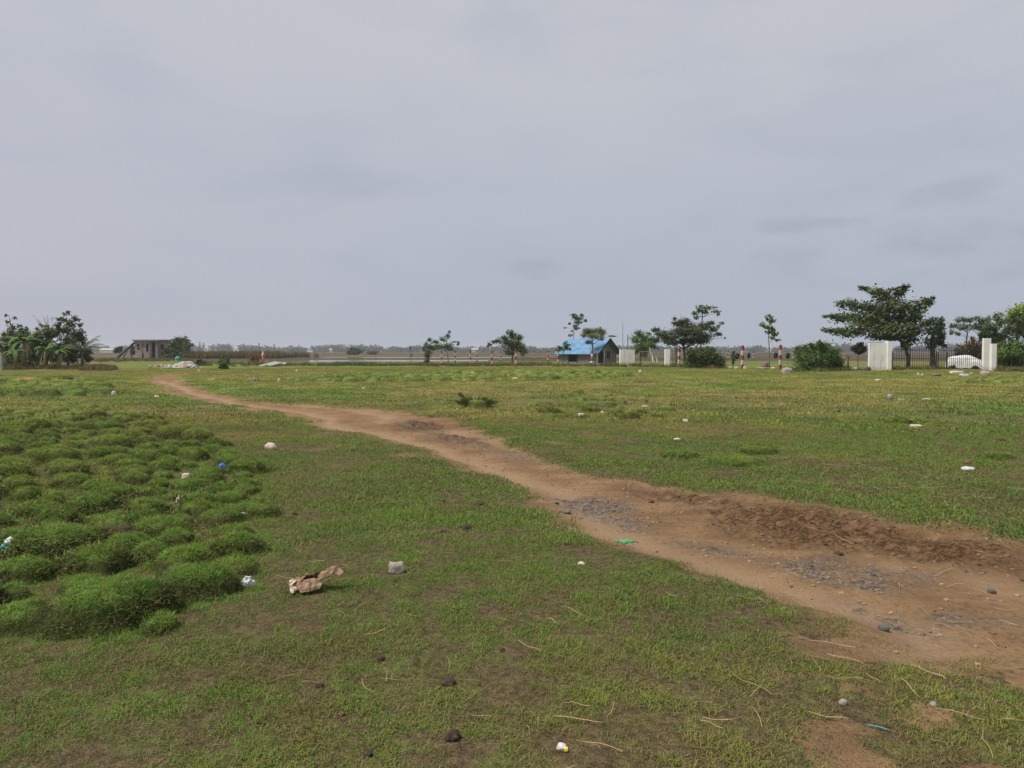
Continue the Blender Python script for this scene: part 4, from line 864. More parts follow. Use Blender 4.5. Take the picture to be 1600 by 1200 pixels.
for x, a, b_ in zip(xs, nh, nb_):
    yy = 1150 + 130 * (random.random() - .5) + abs(x) * .05; hh = 4.8 + 8.0 * a * (.45 + .9 * b_) + (3.2 if 700 < x < 1000 or 470 < x < 560 else 0) * a
    specs.append((Vector((x, yy, hh * .5)), (9.5, 8, hh * .6), 190, 3.4, 2.6, .4, [(.022, .038, .026), (.03, .048, .03), (.018, .03, .024)]))
rt = bpy.data.objects.new('tree_line_anchor', None)
tl = leaf_cloud('far_tree_line', specs, None, (0, 0, 0)); tag(tl, kind='stuff'); bpy.data.objects.remove(rt)
def warehouse(px0, px1, top, Y, label, mat):
    a, e = P(px0, 549, Y), P(px1, 549, Y); zt = P(px0, top, Y).z; b = Vector(((a.x + e.x) / 2, Y, 0)); root = empty('warehouse', b, label, 'warehouse'); L_ = e.x - a.x; m = MB()
    m.box((0, 0, zt * .35), (L_, L_ * .4, zt * .7)); m.build('wall', MAT[mat], root); m = MB(); h0, h1 = zt * .70, zt; x = L_ / 2 + .3; y = L_ * .2 + .4
    m.add([(-x, -y, h0), (x, -y, h0), (x, y, h0), (-x, y, h0), (-x, 0, h1), (x, 0, h1)], [(0, 1, 5, 4), (2, 3, 4, 5), (0, 4, 3), (1, 2, 5), (3, 2, 1, 0)]); m.build('roof', MAT['white_paint'], root)
warehouse(158, 178, 544.5, 900, 'distant pale warehouse roof left of the ruin', 'stone_white')
warehouse(737, 747, 544.2, 1020, 'distant white building above the fence left of the dense fence tree', 'stone_white')
warehouse(515, 519, 544.8, 1060, 'tiny white building on the horizon above the ponds', 'stone_white')

# ------------------------------------------------------------------ fences, hut, walls, gate, car
def banded(m, b, hgt, wd, n=5, first=1):
    for k in range(n):
        z0, z1 = hgt * k / n, hgt * (k + 1) / n; m.box(b + Vector((0, 0, (z0 + z1) / 2)), (wd, wd, z1 - z0), .3, (k + first) % 2)
    m.box(b + Vector((0, 0, hgt + .02)), (wd * .7, wd * .7, .04), .3, (n - 1 + first) % 2)
def fence(label, posts, wires, name='wire_fence', group=None, wd=.13):
    bs = [GP(px, py) for px, py, tp in posts]; root = empty(name, bs[0], label, 'fence', group)
    for b, (px, py, tp) in zip(bs, posts):
        m = MB(bs[0]); banded(m, b, P(px, tp, b.y).z - b.z, wd); m.build('post', [MAT['white_paint'], MAT['red_paint']], root)
    m = MB(bs[0])
    for i in range(len(bs) - 1):
        for z in wires:
            a, e = bs[i] + Vector((0, 0, z)), bs[i + 1] + Vector((0, 0, z + .02)); m.tube([a, a.lerp(e, .5) - Vector((0, 0, .03)), e], .010, 3)
    m.build('wire', MAT['wire'], root); return root
fence('wire fence on red and white banded posts running up to the hut', [(690, 572, 548), (735, 572, 547.5), (768.5, 573.8, 548), (806, 574.5, 545.5), (872, 571, 546.5)], (.4, .8, 1.2, 1.5))
fence('rear wire fence with slimmer banded posts along the flooded field', [(711, 567.5, 547.5), (745, 565, 546.5), (782, 566, 549), (835, 562.5, 548.5), (856, 566, 547.5)], (.5, 1.0, 1.4), wd=.15)
fence('wire fence on two banded posts hung with black tyres', [(1061, 574, 544), (1160, 577, 540.5), (1219, 577, 539.5), (1276, 575, 553)], (.55, 1.0, 1.45), wd=.19)
fence('far thin fence on pale banded posts behind the black tyres', [(1096, 563, 549), (1138, 562, 548), (1177, 562, 549), (1239, 562, 548.5), (1318, 562, 549)], (.6, 1.2), wd=.16)
def tyre(px, py, label, seed):
    Y = 66.5; c = P(px, py, Y); root = MB(c); n, k = 22, 8; vs = []; fs = []; random.seed(seed); tw = random.uniform(.6, 1.0)
    for i in range(n):
        a = 2 * math.pi * i / n
        for j in range(k):
            q = 2 * math.pi * j / k; r = .20 + .085 * math.cos(q); vs.append(c + Vector((r * math.cos(a) * math.cos(tw) - .09 * math.sin(q) * math.sin(tw), r * math.cos(a) * math.sin(tw) + .09 * math.sin(q) * math.cos(tw), r * math.sin(a) * 1.0)))
    for i in range(n):
        for j in range(k): i2, j2 = (i + 1) % n, (j + 1) % k; fs.append((i * k + j, i2 * k + j, i2 * k + j2, i * k + j2))
    root.add(vs, fs)
    root.tube([c + Vector((0, 0, .2)), c + Vector((0, .02, .33))], .012, 4); return tag(root.build('tyre', MAT['rubber'], None, True), label, 'tyre', 'black tyres hung on the fence wire')
tyre(1152, 556.5, 'black tyre hanging just left of the striped post beside the sapling', 1); tyre(1170, 555.5, 'black tyre hanging just right of the striped post beside the sapling', 2)
tyre(1212, 555.5, 'black tyre hanging between the slender tree and the next striped post', 3); tyre(1231, 555.8, 'black tyre hanging between a striped post and the wide shrub', 4)

MAT['hut_wall'] = None
mh, t = material('grey_boards'); p = obj_pos(t); wv = t.n('ShaderNodeTexWave', ins={'Vector': p, 'Scale': 2.4, 'Distortion': .6, 'Detail': 2.0}, wave_type='BANDS', bands_direction='Z'); n = t.noise(p, 3, 5)
finish(t, t.mix(1.0, t.mix(t.ss(n, .3, .7), (.17, .155, .145, 1), (.30, .285, .27, 1)), t.mix(t.ss(wv.outputs['Fac'], .02, .25), (.45, .45, .45, 1), (1, 1, 1, 1)), 'MULTIPLY'), .9, wv.outputs['Fac'], .4, .02); MAT['hut_wall'] = mh
mr, t = material('blue_corrugated'); p = obj_pos(t); wv = t.n('ShaderNodeTexWave', ins={'Vector': p, 'Scale': 1.6, 'Distortion': .0}, wave_type='BANDS', bands_direction='X'); n = t.noise(p, 1.5, 4)
finish(t, t.mix(1.0, t.mix(t.ss(n, .35, .65), (.075, .205, .39, 1), (.16, .30, .46, 1)), t.mix(wv.outputs['Fac'], (.72, .74, .78, 1), (1.05, 1.05, 1.05, 1)), 'MULTIPLY'), .55, wv.outputs['Fac'], .5, .03, .4); MAT['blue_roof'] = mr
def hut():
    Y = 91.0; c = P(932, 569, Y); c.z = gz(c.x, c.y); th = math.radians(42); root = empty('hut', c, 'small grey board hut with a bright blue gable roof', 'hut', rz=math.pi - th)   # local +x runs along the long side to the left, local -y... to the right gable
    # local axes: x along the long wall (away to the left), y along the gable (to the right and back)
    L_, W_, E, Rg = 6.0, 4.3, 1.55, 3.2
    def B(m, x0, x1, y0, y1, z0, z1, mat=0): m.box(((x0 + x1) / 2, -(y0 + y1) / 2, (z0 + z1) / 2), (x1 - x0, y1 - y0, z1 - z0), 0, mat)
    m = MB()
    # long wall (y=0) with an opening
    for x0, x1, z0, z1 in ((0, 3.0, 0, E), (3.0, 4.3, 0, .30), (3.0, 4.3, 1.38, E), (4.3, L_, 0, E)): B(m, x0, x1, 0, .1, z0, z1)
    B(m, 0, L_, W_ - .1, W_, 0, E); B(m, L_ - .1, L_, .1, W_ - .1, 0, E)
    # gable wall (x=0) with a doorway
    B(m, 0, .1, .1, .45, .12, E); B(m, 0, .1, 1.45, W_ - .1, .12, E); 
    for x in (0.0, L_ - .1):
        za = lambda y: E + (Rg - E) * (1 - abs(y - W_ / 2) / (W_ / 2)) - .03
        ys = [.1, .45, 1.45, W_ / 2, W_ - .1]
        vs = [(x, -q, E + .001) for q in ys] + [(x, -q, za(q)) for q in ys]; vs += [(x + .1, a[1], a[2]) for a in vs]
        n_ = len(ys); fs = []
        for i in range(n_ - 1): fs += [(i, i + 1, n_ + i + 1, n_ + i), (2 * n_ + i + 1, 2 * n_ + i, 3 * n_ + i, 3 * n_ + i + 1)]
        m.add(vs, fs)
    m.build('wall', MAT['hut_wall'], root)
    m = MB(); ov, ev, tk = .55, .45, .05
    def slope(sgn):
        sl = (Rg - E) / (W_ / 2); y0 = W_ / 2; y1 = (W_ + ev) if sgn > 0 else -ev
        zc = lambda y: E + (Rg - E) * (1 - abs(y - W_ / 2) / (W_ / 2)) + .03
        a = [(-ov, -y0, zc(y0)), (L_ + .4, -y0, zc(y0)), (L_ + .4, -y1, zc(y1)), (-ov, -y1, zc(y1))]; b_ = [(x, y, z + tk) for x, y, z in a]
        m.add(a + b_, [(0, 1, 2, 3), (7, 6, 5, 4), (0, 3, 7, 4), (1, 5, 6, 2), (3, 2, 6, 7), (0, 4, 5, 1)])
    slope(1); slope(-1); rf = m.build('roof', MAT['blue_roof'], root)
    m = MB(); zc = lambda y: E + (Rg - E) * (1 - abs(y - W_ / 2) / (W_ / 2)) + .03
    for y0, y1 in ((-ev, W_ / 2), (W_ / 2, W_ + ev)):
        a = [(-ov - .06, -y0, zc(y0) - .16), (-ov - .06, -y1, zc(y1) - .16), (-ov - .06, -y1, zc(y1) + .07), (-ov - .06, -y0, zc(y0) + .07)]; b_ = [(-ov - .004, y, z) for x, y, z in a]
        m.add(a + b_, [(0, 1, 2, 3), (7, 6, 5, 4), (0, 4, 5, 1), (3, 2, 6, 7), (0, 3, 7, 4), (1, 5, 6, 2)])
    m.build('barge_board', MAT['dark_bark'], root)
    m = MB(); B(m, .15, .2, .4, 1.5, .0, E); m.build('doorway_shadow_panel', MAT['dark_fill'], root)  # dark panel behind the doorway paints the shade of the room
    m = MB(); B(m, 2.95, 4.35, .3, .35, 0, E); m.build('window_shadow_panel', MAT['dark_fill'], root)  # dark panel behind the window opening, painted shade again
    m = MB(); B(m, -.10, .0, 1.45, 1.62, .1, E + .55); m.build('door_post', MAT['pale_bark'], root)
    m = MB(); B(m, -.10, .0, -.02, .14, .1, E); m.build('corner_post', MAT['pale_bark'], root)
    for x in (2.95, 4.35):
        m = MB(); B(m, x - .05, x + .05, -.08, -.003, 0, E + .0); m.build('frame_post', MAT['bark'], root)
    m = MB(); B(m, -.45, -.004, -.1, W_ - .4, -.1, .14); m.build('step', MAT['stone_white'], root)
    m = MB(); B(m, -.04, -.004, 2.2, 2.9, .7, 1.6); m.build('shutter', MAT['dark_bark'], root)
    m = MB(); B(m, -.5, -.42, W_ + .15, W_ + .28, 0, E - .1); m.build('porch_post', MAT['dark_bark'], root)
    m = MB(); B(m, .3, 2.6, W_ + .004, W_ + .35, 0, E - .3); m.build('lean_to', MAT['dark_fill'], root)  # dark box added for the shadow below the right roof overhang
hut()
def plaster(name, rust=False):
    m, t = material(name); p = obj_pos(t); n = t.noise(p, 1.3, 6); s = t.n('ShaderNodeSeparateXYZ', ins={0: p})
    c = t.mix(t.ss(n, .35, .7), (.74, .73, .70, 1), (.82, .81, .79, 1))
    lo = t.ss(t.math('ADD', s.outputs[2], t.math('MULTIPLY', n, .6)), .75, .35); c = t.mix(t.math('MULTIPLY', lo, .6), c, (.52, .42, .29, 1))
    stv = t.n('ShaderNodeCombineXYZ', ins={0: t.math('MULTIPLY', s.outputs[0], 5.0), 1: 0.0, 2: t.math('MULTIPLY', s.outputs[2], .35)}); sn = t.noise(stv.outputs[0], 1.6, 3)
    c = t.mix(t.math('MULTIPLY', t.ss(sn, .55, .70), .75 if rust else .4), c, (.42, .30, .20, 1))
    finish(t, c, .9, n, .15, .02); return m
MAT['plaster'] = plaster('white_plaster', True); MAT['plaster_plain'] = plaster('white_plaster_plain')
def slab_wall(name, label, px0, px1, py, top, thick, rz, mat='plaster', cat='wall', cap=None, extra=None):
    b = GP((px0 + px1) / 2, py); s = b.y / F; wd = (px1 - px0) * s; hh = P(800, top, b.y).z - b.z; root = empty(name, b, label, cat, rz=rz)
    m = MB(); m.box((0, thick / 2, hh / 2 - .05), (wd / math.cos(rz), thick, hh + .1)); m.build('panel' if cat == 'wall' else 'shaft', MAT[mat], root); 
    if cap: m = MB(); m.box((0, thick / 2, hh + .025), (wd / math.cos(rz) + .06, thick + .06, .05)); m.build('coping', MAT[cap], root)
    if extra: extra(root, s, hh, wd)
    return root
def gatewall(root, s, hh, wd):
    m = MB(); m.box((wd / 2 + .16, .15, hh / 2 + .03), (.34, .5, hh + .16)); m.build('pier', MAT['plaster'], root)
    m = MB(); m.box((-.2, .15, hh + .022), (wd * .75, .30, .04)); m.build('coping', MAT['stone_grey'], root)
slab_wall('boundary_wall', 'short white plaster wall with rust streaks left of the iron gate', 1358, 1386, 579, 535.5, .24, 0, extra=gatewall)
slab_wall('gate_pillar', 'taller white pillar right of the covered car', 1536.5, 1547.5, 578.5, 528.5, .26, 0, 'plaster_plain', 'pillar')
def brickside(root, s, hh, wd):
    m = MB(); m.box((wd / 2 + .05, .17, hh / 2), (.09, .26, hh * .98)); m.build('brick_edge', MAT['brick_red'], root)
MAT['brick_red'] = mottled('red_brick', (.28, .10, .075), (.40, .20, .16), 5, .9, .5)
slab_wall('gate_pillar', 'shorter white pillar with a bare brick side', 1549, 1556.5, 580.5, 537, .30, 0, 'plaster_plain', 'pillar', extra=brickside)
def blk(root, s, hh, wd):
    m = MB(); m.box((wd / 2 - .25, .2, hh + .045), (.5, .42, .09)); m.build('brick_cap', MAT['brick_red'], root)
slab_wall('plaster_block', 'stained white plaster wall segment at the right end of the hut', 969, 992, 571, 546, .42, .12, 'plaster', 'wall', extra=blk)
slab_wall('white_pillar', 'lone white square pillar before the barred fence', 1039.5, 1047, 572.5, 545.5, .5, 0, 'plaster_plain', 'pillar')
slab_wall('grey_pillar', 'slim grey pillar just left of a banded post', 1055.5, 1058.5, 571.5, 541.5, .22, 0, 'concrete', 'pillar')

def bars(root, m, p0, p1, zb, zt, n, r=.013, spike=.10, rails=()):
    for i in range(n):
        q = p0.lerp(p1, i / (n - 1)); m.tube([q + Vector((0, 0, zb)), q + Vector((0, 0, zt)), q + Vector((0, 0, zt + spike))], [r, r, .003], 5)
    for z in rails: m.tube([p0 + Vector((0, 0, z)), p1 + Vector((0, 0, z))], .022, 5)
def barfence():
    a, e = GP(1001, 571), GP(1056, 571.5); root = empty('barred_fence', a, 'thin iron bar fence between the leafy trees and the white pillar', 'fence'); d = e - a
    m = MB(); bars(root, m, Vector((0, .5, 0)), d + Vector((0, .5, 0)), 0, 1.75, 16, .02, .12, (.25, 1.55)); m.build('bars', MAT['wire'], root)
barfence()
def gate():
    a, e = GP(1394.5, 578), GP(1534, 577.5); root = empty('iron_gate', a, 'long black barred iron gate between white wall and white pillars', 'gate'); d = e - a; zt = P(1400, 541, a.y).z
    cuts = ((0.0, .19, 11, .05), (.19, .47, 12, .0), (.505, .60, 6, 0), (.605, .995, 18, 0))
    for u0, u1, n, dz in cuts:
        m = MB(); p0, p1 = d * u0 + Vector((.03, 0, 0)), d * u1 - Vector((.03, 0, 0)); bars(root, m, p0, p1, .12, zt - .15, n, .018, .13, (.14, zt * .48, zt - .32)); m.build('gate_leaf', MAT['iron'], root)
    for u in (0.0, .19, .485, .505, .60):
        m = MB(); m.box(d * u + Vector((0, 0, zt * .40)), (.07, .07, zt * (.80 if u < .5 else .72))); m.build('gate_post', MAT['iron'], root)
gate()
def covered_car():
    b = GP(1524, 576.5) + Vector((0, 1.6, 0)); root = empty('covered_car', b, 'parked car hidden under a white cloth cover behind the gate', 'car', rz=math.radians(-38)); root.scale = (.80, .80, .90)
    prof = [(-1.88, .62, .62), (-1.78, 1.0, .70), (-1.6, 1.20, .74), (-1.2, 1.33, .72), (-.5, 1.41, .70), (.1, 1.46, .70), (.55, 1.40, .70), (1.0, 1.20, .74), (1.4, 1.04, .75), (1.72, .84, .72), (1.88, .55, .62)]
    n = 40; vs = []; fs = []; m = MB()
    fine_x = np.linspace(-1.88, 1.88, 60); zt = np.interp(fine_x, [q[0] for q in prof], [q[1] for q in prof]); hw = np.interp(fine_x, [q[0] for q in prof], [q[2] for q in prof])
    for i, x in enumerate(fine_x):
        lo = .10 + .05 * math.sin(x * 7)
        for c_ in (-1.15, 1.15): lo = max(lo, .36 - 1.2 * (x - c_) ** 2) if abs(x - c_) < .5 else lo
        for j in range(n):
            a = math.pi * j / (n - 1); ca, sa = math.cos(a), math.sin(a); sx = abs(ca) ** .55 * (1 if ca > 0 else -1); sz = abs(sa) ** .5
            y = hw[i] * 1.12 * sx * (1 - .16 * max(0, sz - .55)); z = lo + (zt[i] - lo) * sz
            fold = .085 * math.sin(x * 9 + z * 2 + (3 if ca > 0 else 0)) * (1 - z / 1.5) + .03 * mnoise.noise(Vector((x * 2.5, y * 2, z * 2.5)))
            vs.append((x, y + (fold if ca > 0 else -fold), z + .02 * mnoise.noise(Vector((x * 3, y * 3, 7)))))
    for i in range(59):
        for j in range(n - 1): fs.append((i * n + j, (i + 1) * n + j, (i + 1) * n + j + 1, i * n + j + 1))
    fs.append(tuple(range(n))); fs.append(tuple(59 * n + j for j in range(n))[::-1]); m.add(vs, fs); m.build('cover', MAT['cover'], root, smooth=True)
    for x in (-1.15, 1.15):
        for y in (-.66, .66):
            wl = MB(); k = 20; vs = []; fs = []
            rings = [(.05, -.09), (.20, -.10), (.27, -.09), (.30, -.05), (.30, .05), (.27, .09), (.20, .10), (.05, .09)]
            for r, dy in rings:
                for q in range(k): a = 2 * math.pi * q / k; vs.append((x + r * math.cos(a), y + dy, .30 + r * math.sin(a)))
            for i in range(len(rings) - 1):
                for q in range(k): q2 = (q + 1) % k; fs.append((i * k + q, i * k + q2, (i + 1) * k + q2, (i + 1) * k + q))
            wl.add(vs, fs); wl.build('wheel', MAT['rubber'], root, smooth=True)
    ub = MB(); ub.box((0, 0, .38), (3.3, 1.2, .3)); ub.build('underbody', MAT['dark_fill'], root)
MAT['cover'] = mottled('white_cover_cloth', (.52, .53, .54), (.66, .67, .68), 3, .8, .3)
covered_car()
def upole(px, top, label, arm):
    b = P(px, 566, 125); b.z = 0; root = empty('utility_pole', b, label, 'pole'); m = MB(b); m.tube([b, P(px, top, 125)], [.09, .06], 7); m.build('pole', MAT['concrete' if not arm else 'dark_bark'], root)
    if arm: m = MB(b); q = P(px, top + 7, 125); m.tube([q + Vector((-.15, 0, 0)), q + Vector((.35, 0, 0))], .05, 5); m.tube([q + Vector((0, 0, .35)), q + Vector((.2, 0, .35))], .05, 5); m.build('crossarm', MAT['dark_bark'], root)
upole(973, 505, 'tall thin grey pole behind the plaster wall by the hut', False); upole(981, 523, 'shorter dark pole with a small crossarm behind the plaster wall', True)
def stump():
    b = GP(1325, 577); root = empty('dead_stump', b, 'dry forked stump between the wide shrub and the ball shaped tree', 'stump'); m = MB(b); q = lambda x, y: P(x, y, b.y)
    m.tube([b, q(1325, 565), q(1324, 556), q(1322, 552)], [.10, .085, .06, .03], 6); m.tube([q(1325, 565), q(1327, 557), q(1328, 553)], [.06, .045, .03], 6); m.tube([q(1326, 571), q(1332, 577)], [.05, .02], 5); m.build('trunk', MAT['bark'], root, smooth=True)
stump()
rock('basket_stump', 'brown rounded mud stump at the foot of the slender young tree', 'stump', 1195, 575.5, 13, 12, 'driftwood', 8, .18, boxy=.4)

# rubble and litter pieces, each its own thing
for i, (px, py, wp, hp, mat, boxy, lab, cat) in enumerate((
    (1118, 575.5, 6, 4, 'stone_white', .3, 'small tilted white slab at the foot of the rounded shrub', 'stone'), (1140, 575.5, 7, 3, 'stone_white', .7, 'flat white block beneath the upright sapling', 'block'), (1149.5, 576.5, 6.5, 4, 'stone_white', .8, 'white block touching the striped post from the left', 'block'),
    (1163.5, 577.5, 5, 4.5, 'stone_white', .8, 'white block right against the foot of the striped post', 'block'), (1192, 577, 20, 3.4, 'stone_grey', .8, 'long low grey kerb stone before the mud stump', 'kerb stone'), (1208, 577.5, 7, 3.5, 'stone_beige', .4, 'pale stone just right of the kerb stone', 'stone'),
    (1230, 583.5, 18, 9, 'stone_grey', .3, 'large slanting grey boulder slab at the right striped post', 'boulder'), (1243, 577.5, 7, 3.5, 'stone_white', .4, 'small white stone left of the wide shrub', 'stone'),
    (1352, 580, 16, 8, 'stone_dark', .2, 'dark rock heap leaning on the white wall', 'rock'), (1335, 579, 12, 5, 'stone_grey', .2, 'grey rock below the ball shaped tree', 'rock'), (1495, 584, 21, 4.5, 'stone_white', .7, 'largest white slab on the grass before the gate', 'slab'),
    (1506, 587.5, 14, 4, 'stone_white', .8, 'white slab in front of the largest slab', 'slab'), (1539, 587, 15, 8, 'stone_grey', .3, 'grey rock before the white gate pillars', 'rock'), (1570, 580, 10, 3.4, 'stone_grey', .6, 'flat grey slab right of the brick sided pillar', 'slab'),
    (1435, 586, 5, 3, 'stone_white', .3, 'small white stone left in the row before the gate', 'stone'), (1441, 586.5, 4, 3, 'stone_white', .3, 'second small white stone in the row before the gate', 'stone'), (1464, 587, 14, 4, 'stone_dark', .2, 'dark low rubble clod before the gate', 'rubble'), (1518, 586, 6, 4, 'stone_grey', .2, 'small grey stone right of the white slabs', 'stone'),
    (1513, 594, 5, 2.5, 'stone_white', .3, 'little white stone farthest down from the white slabs', 'stone'), (423, 704, 18, 10, 'stone_beige', .2, 'beige rounded stone on the grass left of the track', 'stone'), (291, 751, 13, 10, 'stone_beige', .5, 'beige pointed stone among the hummocks', 'stone'),
    (620, 901, 27, 17, 'stone_grey', .75, 'weathered grey square block half sunk in the near grass', 'block'), (97, 966, 12, 11, 'stone_white', .1, 'round white stone on the near hummock', 'stone'), (908, 653, 10, 7, 'stone_white', .8, 'square white block in the middle of the meadow', 'block'),
    (1071, 660, 9, 5, 'stone_beige', .5, 'beige stone right of the square white block', 'stone'), (941, 645, 6, 3, 'stone_white', .2, 'small white pebble beyond the square white block', 'pebble'), (1391, 625, 9, 9, 'stone_grey', .3, 'upright grey stone in a grass tuft', 'stone'),
    (1431, 666, 18, 4.6, 'stone_beige', .8, 'flat beige board like stone on the right meadow', 'slab'), (178, 617, 7, 7, 'stone_white', .4, 'white stone with a dark hollow at the far hummock patch', 'stone'), (245, 620.5, 8, 3.2, 'stone_white', .4, 'low white stone between hummock patch and track', 'stone'),
    (1381, 971, 17, 12, 'stone_dark', .2, 'dark rounded stone on the gravel of the track', 'stone'), (1550, 916, 14, 8, 'stone_dark', .4, 'dark flat stone at the right of the track', 'stone'), (1317, 1112, 14, 9, 'stone_grey', .2, 'grey pebble in bare soil at the lower right', 'pebble'),
    (1458, 1112, 11, 8, 'stone_grey', .1, 'pale grey pebble in a soil hollow at the lower right', 'pebble'), (805, 592, 9, 2.5, 'stone_white', .5, 'flat white scrap below a striped post', 'scrap'), (738, 584.5, 7, 2.4, 'stone_white', .5, 'flat white scrap before the wire fence', 'scrap'), (1372, 596, 9, 2.6, 'stone_white', .6, 'flat white scrap before the white wall', 'scrap'),
    (1058, 686.5, 11, 3, 'plastic_white', .4, 'slim white scrap on the middle meadow', 'scrap'), (1008, 633.5, 11, 2.4, 'stone_beige', .6, 'flat tan scrap on the dry part of the meadow', 'scrap'), (378, 807, 12, 5, 'stone_white', .1, 'small white pebble right of the pale bone', 'pebble'), (436, 598, 4, 6.5, 'stone_white', .3, 'short white stump stone on the far meadow', 'stone'),
    (1408, 627, 11, 3, 'stone_grey', .4, 'flat grey stone beside the upright stone', 'stone'), (1447, 626, 13, 2.4, 'stone_white', .5, 'flat whitish strip on the right meadow', 'scrap'), (464, 582, 4, 4, 'stone_white', .3, 'white speck stone nearest the ponds', 'stone'), (311, 581, 4, 3.4, 'stone_white', .3, 'white stone below the rubble heap', 'stone'),
    (353, 748, 6, 3, 'stone_dark', .2, 'dark stone beside the blue plastic scrap', 'stone'), (884, 797, 17, 4.5, 'stone_dark', .2, 'dark flat stone on the edge of the track', 'stone'), (878, 1182, 16, 11, 'plastic_white', .1, 'white plastic cup lid lying in the nearest grass', 'lid'),
    (1512, 731.5, 20, 6, 'plastic_white', .1, 'white crumpled bag on the right meadow', 'bag'), (908, 890, 12, 5, 'stone_beige', .2, 'pale chip beside the track edge grass', 'chip'), (568, 607, 5, 2.6, 'stone_white', .3, 'white speck on the meadow above the track', 'scrap'), (1000, 583, 5, 4.5, 'stone_white', .3, 'white stake stub before the leafy trees', 'stub'))):
    o = rock({'cup': 'lid'}.get(cat, cat.replace(' ', '_')), lab, cat, px, py, wp, hp, mat, i + 3, .22, boxy, group=None, dep=.75, sink=.05, rz=random.uniform(-.3, .3))
lid = [o for o in COL.objects if o.name.startswith('lid')][0]
yb = MB(); yb.tube([Vector((.012, -.012, .0)), Vector((.026, -.01, .002))], [.012, .009], 8); yb.build('yellow_rim', MAT['plastic_yellow'], lid)

for i, (px, py, wp, hp, mat, lab, cat, fr) in enumerate((
    (347, 735, 17, 8, 'plastic_blue', 'crumpled blue plastic scrap among the hummocks', 'plastic scrap', 2.6), (977, 836, 29, 3.4, 'plastic_green', 'green plastic wrapper lying on the track', 'wrapper', 3.5), (10, 862, 26, 13, 'plastic_teal', 'teal and white plastic bag at the left edge', 'plastic bag', 2.5),
    (388, 922, 18, 16, 'plastic_white', 'grey white crumpled bag standing beside the hummocks', 'plastic bag', 2.2), (279, 789, 11, 12, 'stone_beige', 'pale bone like fragment between the hummocks', 'bone', 3.0))):
    rock(cat.replace(' ', '_'), lab, cat, px, py, wp, hp, mat, i + 60, .5, 0, dep=.6, sub=4, freq=fr, sink=.0)
tb = [o for o in COL.objects if o.name.startswith('plastic_bag')][0]
wp_ = MB(); bmx = rock_bm((.055, .05, .05), 77, .4, 3, 2.4); wp_.add([v.co + Vector((-.07, .0, .02)) for v in bmx.verts], [tuple(v.index for v in f.verts) for f in bmx.faces]); bmx.free(); wp_.build('white_fold', MAT['plastic_white'], tb, smooth=True)
random.seed(31)
clods = ((700, 1079, 30, 12), (707, 1166, 30, 20), (575, 1190, 24, 9), (596, 1041, 15, 9), (500, 1083, 14, 8), (785, 1027, 10, 7), (693, 786, 8, 4), (727, 831, 24, 7), (694, 837, 14, 5), (633, 793, 18, 4), (748, 792, 16, 5), (534, 1129, 14, 8), (648, 1144, 14, 6),
         (460, 808, 12, 6), (870, 784, 8, 4), (1018, 785, 9, 5), (1310, 862, 20, 5), (1440, 800, 10, 4), (1310, 641, 8, 4), (1420, 660, 14, 5), (1465, 675, 9, 4), (1565, 686, 18, 5))
nm = ('nearest dark brown clod in the lower grass', 'ragged brown clod at the bottom edge', 'thin dark brown bark like clod at the bottom edge', 'small dark clod left of a curved straw', 'small brown clod in the lower left grass', 'tiny dark clod in the middle near grass',
      'tiny dark clod left of the track edge', 'flat black clod in the grass between block and track', 'small black clod beside the flat black clod', 'thin dark clod on the grass slope left of the track', 'dark clod by the bare patch left of the track', 'reddish brown clod above the bottom edge clods', 'pale brown clod above the ragged clod',
      'dark clod right of the hummocks', 'tiny dark clod on the track middle', 'dark clod among the track gravel', 'dark clod at the foot of the tyre ruts', 'dark clod on the far track bank', 'dark clod on the dry right meadow', 'dark clod near the flat beige slab', 'small dark clod beyond the white crumpled bag', 'dark clod at the right edge of the meadow')
for i, ((px, py, wp, hp), l_) in enumerate(zip(clods, nm)): rock('clod', l_, 'clod', px, py, wp * .85, hp * .7, 'dry_leaf' if i in (11, 12) else 'dung', i + 90, .55, 0, freq=2.4, sink=.12, dep=.8)
rock('driftwood', 'weathered brown driftwood piece on the far meadow', 'driftwood', 397, 594, 20, 6, 'driftwood', 120, .4, 0, dep=.3, freq=2.2)
rock('dry_leaf', 'curled reddish dry leaf behind the white crumpled bag', 'leaf', 1511, 721.5, 13, 6, 'dry_leaf', 121, .5, 0, freq=2.8)
rock('root_clump', 'mat of dead brown roots on the left hummocks', 'root clump', 170, 842, 100, 22, 'dung', 122, .35, 0, freq=2.5, dep=.35, sink=.25)

